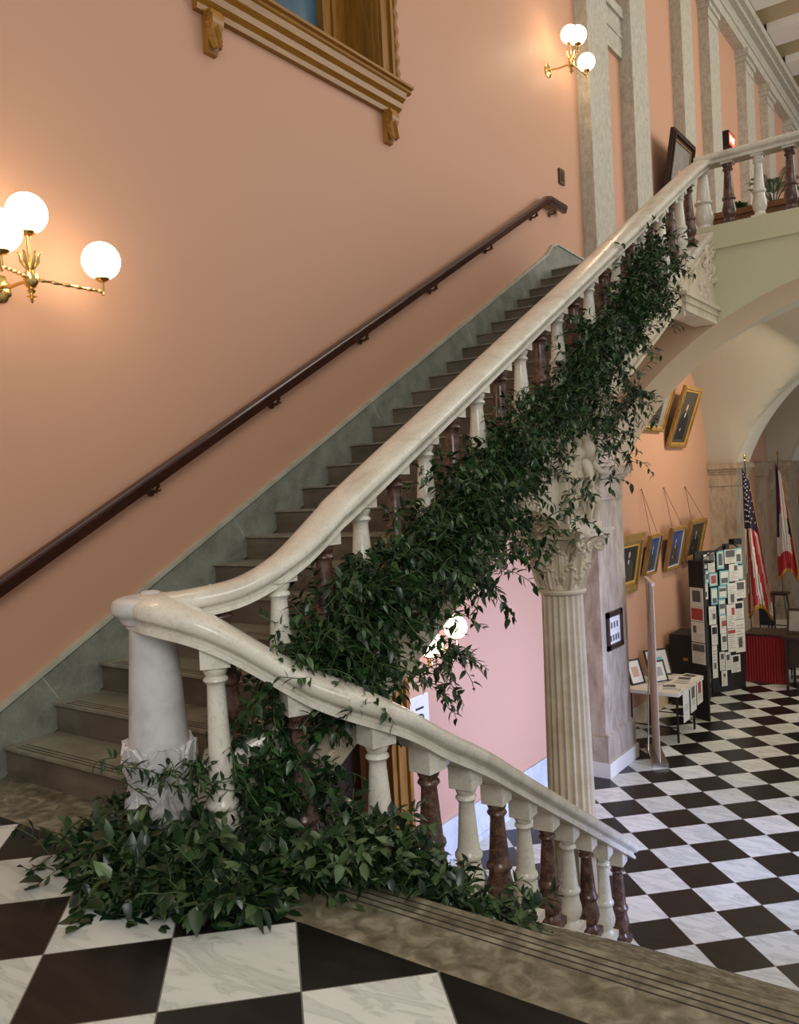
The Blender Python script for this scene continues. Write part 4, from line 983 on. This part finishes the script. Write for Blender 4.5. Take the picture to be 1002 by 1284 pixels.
# flags
def flag(name, label, px, py, ztop, W_, Hh, kind, lean=(0, 0)):
    t_ = thing('flag', label, 'flag', (px, py, ZL))
    build('pole', MB().tube([(px - .01, py + .04, ZL + .1 if kind == 'us' else -1.19), (px + lean[0], py, ztop)], .010, 8), 'darkwood', t_)
    build('finial', MB().lathe([(.001, 0), (.02, .01), (.012, .04), (.03, .07), (.018, .12), (.001, .17)], 10, (px + lean[0], py, ztop)), 'brass', t_, smooth=True)
    if kind != 'us': pass
    nu, nv = 26, 30; vs = []; d_ = Vector((.587 * .9, .0, 0))
    def P(u, v):
        # v down the hang, u across the folds
        w2 = W_ * (.28 + .72 * min(1, v * 1.1)); x_ = px - .055 + u * w2; x_ -= .04 * v * (0 if kind == 'us' else 1)
        y_ = py - .02 + .07 * math.sin(u * 9 + v * 1.5) * (.4 + .6 * v)
        z_ = ztop - .12 - v * Hh - (u * .30 * (1 - v)) + (.0 if kind == 'us' else .0) - (-.22 * (1 - u) * v * 0 + .18 * math.cos(u * PI * 2.0) * v * .6)
        return (x_, y_, z_)
    for j in range(nv + 1):
        for i in range(nu + 1): vs.append(P(i / nu, j / nv))
    g = MB()
    for j in range(nv):
        for i in range(nu):
            a = j * (nu + 1) + i; q = (a, a + 1, a + nu + 2, a + nu + 1); u = (i + .5) / nu; v = (j + .5) / nv
            if kind == 'us':
                mt2 = 'flagblue' if v < .40 and u < .85 else ('flagred' if int(u * 5.5 - v * 1.6 + 10) % 2 == 0 else 'flagwhite')
            else:
                s_ = u + v * .25
                mt2 = 'flagblue' if (v < .62 and s_ < .30) or (.42 < v < .60 and s_ > .85) else ('flagred' if (s_ < .5 and v < .45) or v > .80 or (s_ > .92 and v < .5) else ('flagwhite' if s_ < .95 else 'flagred'))
            if j == nv - 1 or (i == nu - 1 and kind != 'us') or (kind == 'us' and i == nu - 1 and j < 10): mt2 = 'fringe'
            g.add([vs[k_] for k_ in q], [(0, 1, 2, 3)], mt2)
    bm_o = build('cloth', g, parent=t_)
    sm = bm_o.modifiers.new('weld', 'WELD'); so = bm_o.modifiers.new('solid', 'SOLIDIFY'); so.thickness = .006
    for p_ in bm_o.data.polygons: p_.use_smooth = True
    if kind == 'us':
        g = MB(); rr = random.Random(2)
        for j in range(9):
            for i in range(3 + j % 2):
                u = (i + .5 + .5 * (j % 2)) / 5 + .02; v = .03 + j * .04; c_ = Vector(P(u, v)); c_.y -= .012; n_ = 5; R_ = .022
                vv = [c_ + Vector((R_ * (1 if q % 2 == 0 else .42) * math.sin(PI * q / 5), -.004, R_ * (1 if q % 2 == 0 else .42) * math.cos(PI * q / 5))) for q in range(10)]
                build('star', MB().add(vv, [tuple(range(10))]), 'flagwhite', bm_o)
    return t_
flag('flag', 'stars and stripes flag with gold fringe hanging beside the display board', -4.06, 16.7, 1.72, .46, 2.75, 'us')
flag('flag', 'red, white and blue pennant state flag hanging above the stool', -4.17, 20.0, 1.80, .44, 2.5, 'st')
# stool, chair, red table, cabinet
t = thing('wooden_stool', 'tall dark wooden stool standing under the state flag', 'stool', (-4.25, 20.0, ZL))
build('seat', MB().box(-4.43, -4.07, 19.85, 20.2, -1.24, -1.19), 'darkwood', t)
for sx, sy in ((-1, -1), (1, -1), (1, 1), (-1, 1)): build('leg', MB().tube([(-4.25 + sx * .13, 20.02 + sy * .12, -1.24), (-4.25 + sx * .25, 20.02 + sy * .2, ZL)], .022, 6), 'darkwood', t)
build('stretcher', MB().tube([(-4.45, 19.86, -1.9), (-4.05, 19.86, -1.9)], .014, 6), 'darkwood', t)
t = thing('folding_chair', 'black chair leaning in front of the wooden stool', 'chair', (-4.3, 18.9, ZL))
build('backrest', MB().box(-4.42, -4.12, 18.9, 18.94, -1.75, -1.35, None), 'black', t); build('seat', MB().box(-4.42, -4.12, 18.5, 18.92, -1.86, -1.82), 'black', t)
for sx in (-4.42, -4.12): build('leg', MB().tube([(sx, 18.92, -1.35), (sx, 18.94, ZL)], .014, 6).tube([(sx, 18.95, -1.84), (sx, 18.5, ZL)], .014, 6), 'blackmetal', t)
t = thing('draped_table', 'table with a pleated crimson skirt right of the display board', 'table', (-3.6, 16.3, ZL))
build('tabletop', MB().box(-4.05, -3.30, 16.05, 16.75, -1.46, -1.42), 'darkwood', t)
mb = MB(); n = 70; vs = []
for i in range(n + 1):
    x = lerp(-4.05, -3.34, i / n); yy = 16.06 + .018 * math.sin(i * 1.35); vs += [(x, yy, -1.44), (x, yy - .015 * math.sin(i * 1.35 + .4) - .01, ZL + .02), (x, yy + .01, ZL + .02), (x, yy + .01, -1.44)]
mb.add(vs, [(4 * i + j, 4 * i + 4 + j, 4 * i + 4 + (j + 1) % 4, 4 * i + (j + 1) % 4) for i in range(n) for j in range(4)])
build('skirt', mb, 'red', t, smooth=True, angle=80)
for x in (-4.0, -3.36): build('leg', MB().tube([(x, 16.6, -1.46), (x, 16.6, ZL)], .015, 6), 'blackmetal', t)
t = thing('side_table', 'dark wooden cabinet table at the right edge beyond the crimson skirt', 'table', (-3.1, 15.9, ZL))
build('tabletop', MB().box(-3.30, -2.6, 15.6, 16.3, -1.40, -1.35), 'darkwood', t); 
build('body', MB().box(-3.22, -2.66, 15.68, 16.25, -1.9, -1.40), 'darkwood', t)
for x, y in ((-3.24, 15.66), (-2.66, 15.66), (-3.24, 16.24), (-2.66, 16.24)): build('leg', MB().box(x - .02, x + .02, y - .02, y + .02, ZL, -1.40), 'darkwood', t)
t = thing('tabletop_frame', 'small dark framed picture propped on the cabinet table at the right edge', 'picture', (-3.15, 16.0, -1.35))
mq = Matrix.Translation((-3.12, 15.9, -1.35)) @ Matrix.Rotation(-.25, 4, 'X')
build('frame', MB().box(-.16, .16, 0, .02, 0, .45, 'darkwood', mq).box(-.12, .12, -.004, 0, .05, .40, 'canvasgrey', mq), None, t)

# ------------------------------------------------------------------ gallery objects
t = thing('planter_box', 'long brown wooden planter box behind the bridge balusters', 'planter', (-2.1, 11.25, ZU))
mb = MB().box(-2.95, -.9, 11.05, 11.55, ZU, 4.72).box(-2.98, -.87, 11.02, 11.58, 4.70, 4.77).box(-2.97, -.88, 11.03, 11.57, ZU, 4.36)
build('box', mb, 'walnut', t); build('soil', MB().box(-2.9, -.95, 11.1, 11.5, 4.7, 4.775), 'soil', t)
def palm(loc, h, n, seed, label, name='potted_palm', mat='palmgreen', ll=.5, spread=1.0):
    rr = random.Random(seed); t_ = thing(name, label, 'plant', loc); g = MB(); st_ = MB(); L0 = Vector(loc)
    for i in range(n):
        a = 2 * PI * i / n + rr.uniform(-.3, .3); el = rr.uniform(.7, 1.4); d_ = Vector((math.cos(a) * math.cos(el), math.sin(a) * math.cos(el), math.sin(el)))
        L = h * rr.uniform(.75, 1.1); pts = []
        for k_ in range(11):
            s_ = k_ / 10; pts.append(L0 + d_ * L * s_ * spread + Vector((0, 0, -.38 * L * s_ ** 2.4)))
        st_.tube(pts, [.008 * (1 - .7 * k_ / 10) for k_ in range(11)], 5)
        for k_ in range(14):
            s_ = .32 + .68 * k_ / 14; i0 = min(9, int(s_ * 10)); p = pts[i0].lerp(pts[i0 + 1], s_ * 10 - i0); tg = (pts[i0 + 1] - pts[i0]).normalized(); sd = tg.cross(Vector((0, 0, 1))).normalized()
            for sg in (-1, 1):
                q = (sd * sg + tg * .9 + Vector((0, 0, -.35))).normalized(); l = ll * .36 * (1 - .45 * abs(s_ - .6)) * h; wv = tg * .005
                g.add([p - wv, p + q * l * .5 + Vector((0, 0, .015)) - wv * 1.3, p + q * l, p + q * l * .5 + Vector((0, 0, .015)) + wv * 1.3, p + wv], [(0, 1, 3, 4), (1, 2, 3)])
    build('stems', st_, 'stem', t_); o_ = build('fronds', g, mat, t_); return t_
palm((-2.28, 11.28, 4.76), .66, 10, 3, 'feathery dark green palm in the middle of the planter box')
palm((-1.75, 11.28, 4.76), .55, 9, 5, 'smaller palm in planter box at the right picture edge')
palm((-2.68, 11.25, 4.76), .24, 24, 8, 'low bright green fern at the left end of the planter box', 'fern', 'ferngreen', .6)
t = thing('exit_sign', 'small black exit sign glowing red on the gallery wall', 'sign', (XW, 18.85, 8.3))
build('housing', MB().box(XW, -4.585, 18.60, 19.10, 8.30, 8.62), 'black', t)
build('face', MB().box(-4.585, -4.58, 18.64, 19.06, 8.345, 8.58), 'exitred', t)
text('letters', 'EXIT', .18, (-4.578, 18.85, 8.46), (PI / 2, 0, PI / 2), 'exitwhite', t)

# ------------------------------------------------------------------ garlands
def leafset(rr, size, wide):
    # outline of a lance-shaped leaf with a folded midrib, 9 verts
    return [(0, 0, 0), (.25, .5 * wide, .06), (.25, 0, 0), (.25, -.5 * wide, .06), (.6, .42 * wide, .03), (.6, 0, -.03), (.6, -.42 * wide, .03), (1, 0, -.14)]
LF = [(0, 2, 1), (0, 3, 2), (1, 2, 5, 4), (2, 3, 6, 5), (4, 5, 7), (5, 6, 7)]
def sprig(g, st_, rr, p, d_, L, size, wide, nleaf, sag):
    pts = []; q = Vector(p); d_ = Vector(d_).normalized()
    for i in range(6):
        pts.append(q.copy()); q = q + d_ * L / 5; d_ = (d_ + Vector((rr.uniform(-.2, .2), rr.uniform(-.2, .2), rr.uniform(-.2, .2) - sag))).normalized()
    st_.tube(pts, .0025, 3)
    for i in range(nleaf):
        s_ = (i + .5) / nleaf * 4.99; k_ = int(s_); base = pts[k_].lerp(pts[k_ + 1], s_ - k_); tg = (pts[k_ + 1] - pts[k_]).normalized()
        rnd = Vector((rr.gauss(0, 1), rr.gauss(0, 1), rr.gauss(0, 1))).normalized(); sd = tg.cross(rnd)
        if sd.length < .1: continue
        sd.normalize(); ld = (tg * .55 + sd * rr.uniform(.6, 1.1) + Vector((0, 0, -.12))).normalized()
        up = Vector((rr.uniform(-.6, .6), rr.uniform(-.6, .6), 1)); wv = ld.cross(up).normalized(); nv = wv.cross(ld)
        l = size * rr.uniform(.65, 1.2); wd = wide * rr.uniform(.8, 1.25)
        g.add([base + ld * a * l + wv * b * wd * l + nv * c_ * l for a, b, c_ in leafset(rr, 1, 1)], LF)
def garland(name, label, chain, n, size, wide, seed, thickx=.16, sag=.10, L=(.14, .28), zmin=None, mat='leaf', vines=True, bias=(0, 0, 0), vs=.85):
    rr = random.Random(seed); t_ = thing(name, label, 'garland', chain[0][0]); g = MB(); st_ = MB()
    tot = sum(r * r for _, r in chain)
    for c_, r in chain:
        k_ = max(4, int(n * r * r / tot))
        for _ in range(k_):
            a = rr.uniform(0, 2 * PI); q = math.sqrt(rr.random()) * r; x = rr.gauss(0, thickx * .5)
            p = Vector(c_) + Vector((x, q * math.cos(a), q * math.sin(a) * vs))
            d_ = Vector((rr.gauss(.25, .7), rr.gauss(0, .8), rr.gauss(-.15, .7))) + Vector(bias)
            sprig(g, st_, rr, p, d_, rr.uniform(*L), size, wide, rr.randint(7, 11), sag)
    if zmin is not None: g.v = [(v[0], v[1], max(v[2], zmin + .002 + .004 * rr.random())) for v in g.v]
    # main vine
    if vines:
        for q in range(3):
            pts = poly([Vector(c_) + Vector((rr.uniform(-.05, .05), rr.uniform(-.1, .1), rr.uniform(-.08, .08))) for c_, r in chain], 4); st_.tube(pts, .006, 5)
    build('vine', st_, 'stem', t_); o_ = build('foliage', g, mat, t_, smooth=True, angle=180); return t_
UPC = [((-2.62, 7.91, 3.62), .22), ((-2.60, 7.45, 3.27), .30), ((-2.60, 7.03, 2.96), .34), ((-2.6, 6.31, 2.62), .34), ((-2.58, 5.86, 2.27), .29), ((-2.6, 5.45, 2.08), .24), ((-2.6, 5.09, 1.86), .27), ((-2.6, 4.75, 1.68), .27),
       ((-2.6, 4.43, 1.52), .33), ((-2.6, 4.14, 1.35), .32), ((-2.62, 3.8, 1.17), .33), ((-2.64, 3.43, 1.03), .30), ((-2.68, 3.22, .9), .28), ((-2.72, 3.03, .79), .22)]
garland('leaf_garland', 'thick dark green leaf garland draped up the outside of the stair balusters', UPC, 1620, .064, .42, 11, .18)
HNG = [((-2.52, 6.1, 1.98), .17), ((-2.5, 5.68, 1.50), .09), ((-2.5, 5.50, 1.28), .07), ((-2.5, 6.38, 1.68), .11), ((-2.52, 4.75, 1.22), .16), ((-2.55, 4.3, 1.0), .12), ((-2.55, 3.84, .55), .11), ((-2.5, 6.6, 2.15), .18), ((-2.52, 3.80, .70), .12)]
garland('leaf_garland', 'loose dark leaf sprays hanging beneath the garland over the column capital', HNG, 170, .066, .40, 12, .14, .16, (.14, .3), vines=False)
MID = [((-3.0, 2.74, .42), .12), ((-2.85, 2.78, .66), .10), ((-2.78, 2.88, .45), .17), ((-2.74, 2.9, .22), .15), ((-2.84, 2.78, .10), .18), ((-2.6, 3.05, .70), .16), ((-2.55, 3.15, .62), .16), ((-2.9, 2.75, .3), .18)]
garland('leaf_garland', 'leafy garland tumbling between the upper and lower rails behind the newel', MID, 360, .07, .42, 13, .14, .12)
HEAP = [((-3.12, 2.15, .05), .16), ((-3.42, 2.33, .05), .12), ((-3.30, 2.12, .05), .13), ((-3.0, 2.08, .05), .18), ((-2.85, 2.05, .05), .18), ((-2.72, 2.10, .05), .18), ((-2.85, 2.28, .07), .2), ((-3.02, 2.28, .07), .18), ((-2.6, 2.22, .07), .2), ((-2.45, 2.20, .05), .18), ((-2.42, 2.38, .07), .2),
        ((-2.62, 2.45, .09), .2), ((-3.45, 2.42, .10), .12), ((-2.85, 2.42, .08), .16), ((-3.22, 2.22, .06), .15)]
garland('leaf_garland', 'heap of broad green leaves on the tiled floor around the newel base', HEAP, 400, .088, .44, 14, .2, .05, (.12, .22), zmin=0.0, mat='leafbig', vines=False, bias=(.1, -.3, .0), vs=.3)
LOW = [((-2.25, 2.52, .10), .2), ((-2.15, 2.66, .08), .2), ((-2.05, 2.62, .05), .14), ((-1.98, 2.74, .0), .14), ((-1.90, 2.78, -.08), .11), ((-1.80, 2.84, -.13), .11), ((-1.70, 2.87, -.16), .11), ((-2.3, 2.72, .06), .18), ((-2.2, 2.82, -.03), .15), ((-2.08, 2.95, -.18), .12), ((-1.95, 3.0, -.23), .11)]
garland('leaf_garland', 'leafy garland trailing along the foot of the lower balusters over the steps', LOW, 300, .070, .46, 15, .16, .03, (.10, .2), mat='leafbig', vines=False, vs=.5)
SPR = [((-3.22, 2.30, .38), .10), ((-3.1, 2.35, .35), .10), ((-2.95, 2.42, .36), .12)]
garland('leaf_garland', 'light feathery sprig lying across the carved newel base', SPR, 15, .07, .3, 16, .1, .02, (.15, .25), mat='leaf', vines=False)

# ------------------------------------------------------------------ lights
W = bpy.data.worlds.new('world'); sc.world = W; W.use_nodes = True
bg = W.node_tree.nodes['Background']; bg.inputs[0].default_value = (.95, .95, 1.0, 1); bg.inputs[1].default_value = .45
def area(name, loc, aim, sx, sy, power, col):
    l = bpy.data.lights.new(name, 'AREA'); l.shape = 'RECTANGLE'; l.size = sx; l.size_y = sy; l.energy = power; l.color = col
    o_ = bpy.data.objects.new(name, l); COL.objects.link(o_); o_.location = loc; o_.rotation_euler = (Vector(aim) - Vector(loc)).to_track_quat('-Z', 'Y').to_euler(); return o_
def point(name, loc, power, col, r=.1):
    l = bpy.data.lights.new(name, 'POINT'); l.energy = power; l.color = col; l.shadow_soft_size = r
    o_ = bpy.data.objects.new(name, l); COL.objects.link(o_); o_.location = loc; return o_
area('skylight', (1.0, 7, 11.6), (-1.5, 7.5, 0), 5, 14, 320, (1, .93, .80))
area('gallery_fill', (5.5, 17, 8.0), (-4.8, 17.5, 9.2), 12, 5, 760, (1, .92, .82))  # added fill for pilasters and ceiling, standing in for unseen opposite windows
hd = area('hall_daylight', (1.6, 8.5, -.9), (-4.8, 8.5, -1.0), 2.2, 1.8, 120, (.42, .52, 1.0)); hd.data.spread = math.radians(70)
area('picture_light', (-2.6, 14.2, 3.4), (-4.8, 14.2, .9), 2.5, .3, 70, (1, .80, .60))
area('vault_fill', (1.0, 14.5, -.5), (-1.5, 15, 4), 3, 3, 95, (1, .96, .84))  # upward fill for the vault, stands in for unseen room lighting
area('hall_fill', (0.5, 14.0, 3.2), (-.5, 13.0, -2.3), 4, 4, 62, (1, .95, .80))  # fill over the lower hall, no lamp here; stands in for unseen lighting
area('landing_fill', (2.5, -2.0, 4.5), (-2.6, 2.6, 0), 3, 3, 185, (1, .97, .90))  # fill that brightens the landing, stands in for unseen room lighting
sc.view_settings.view_transform = 'Standard'; sc.view_settings.look = 'None'; sc.view_settings.gamma = 1; sc.view_settings.exposure = .15
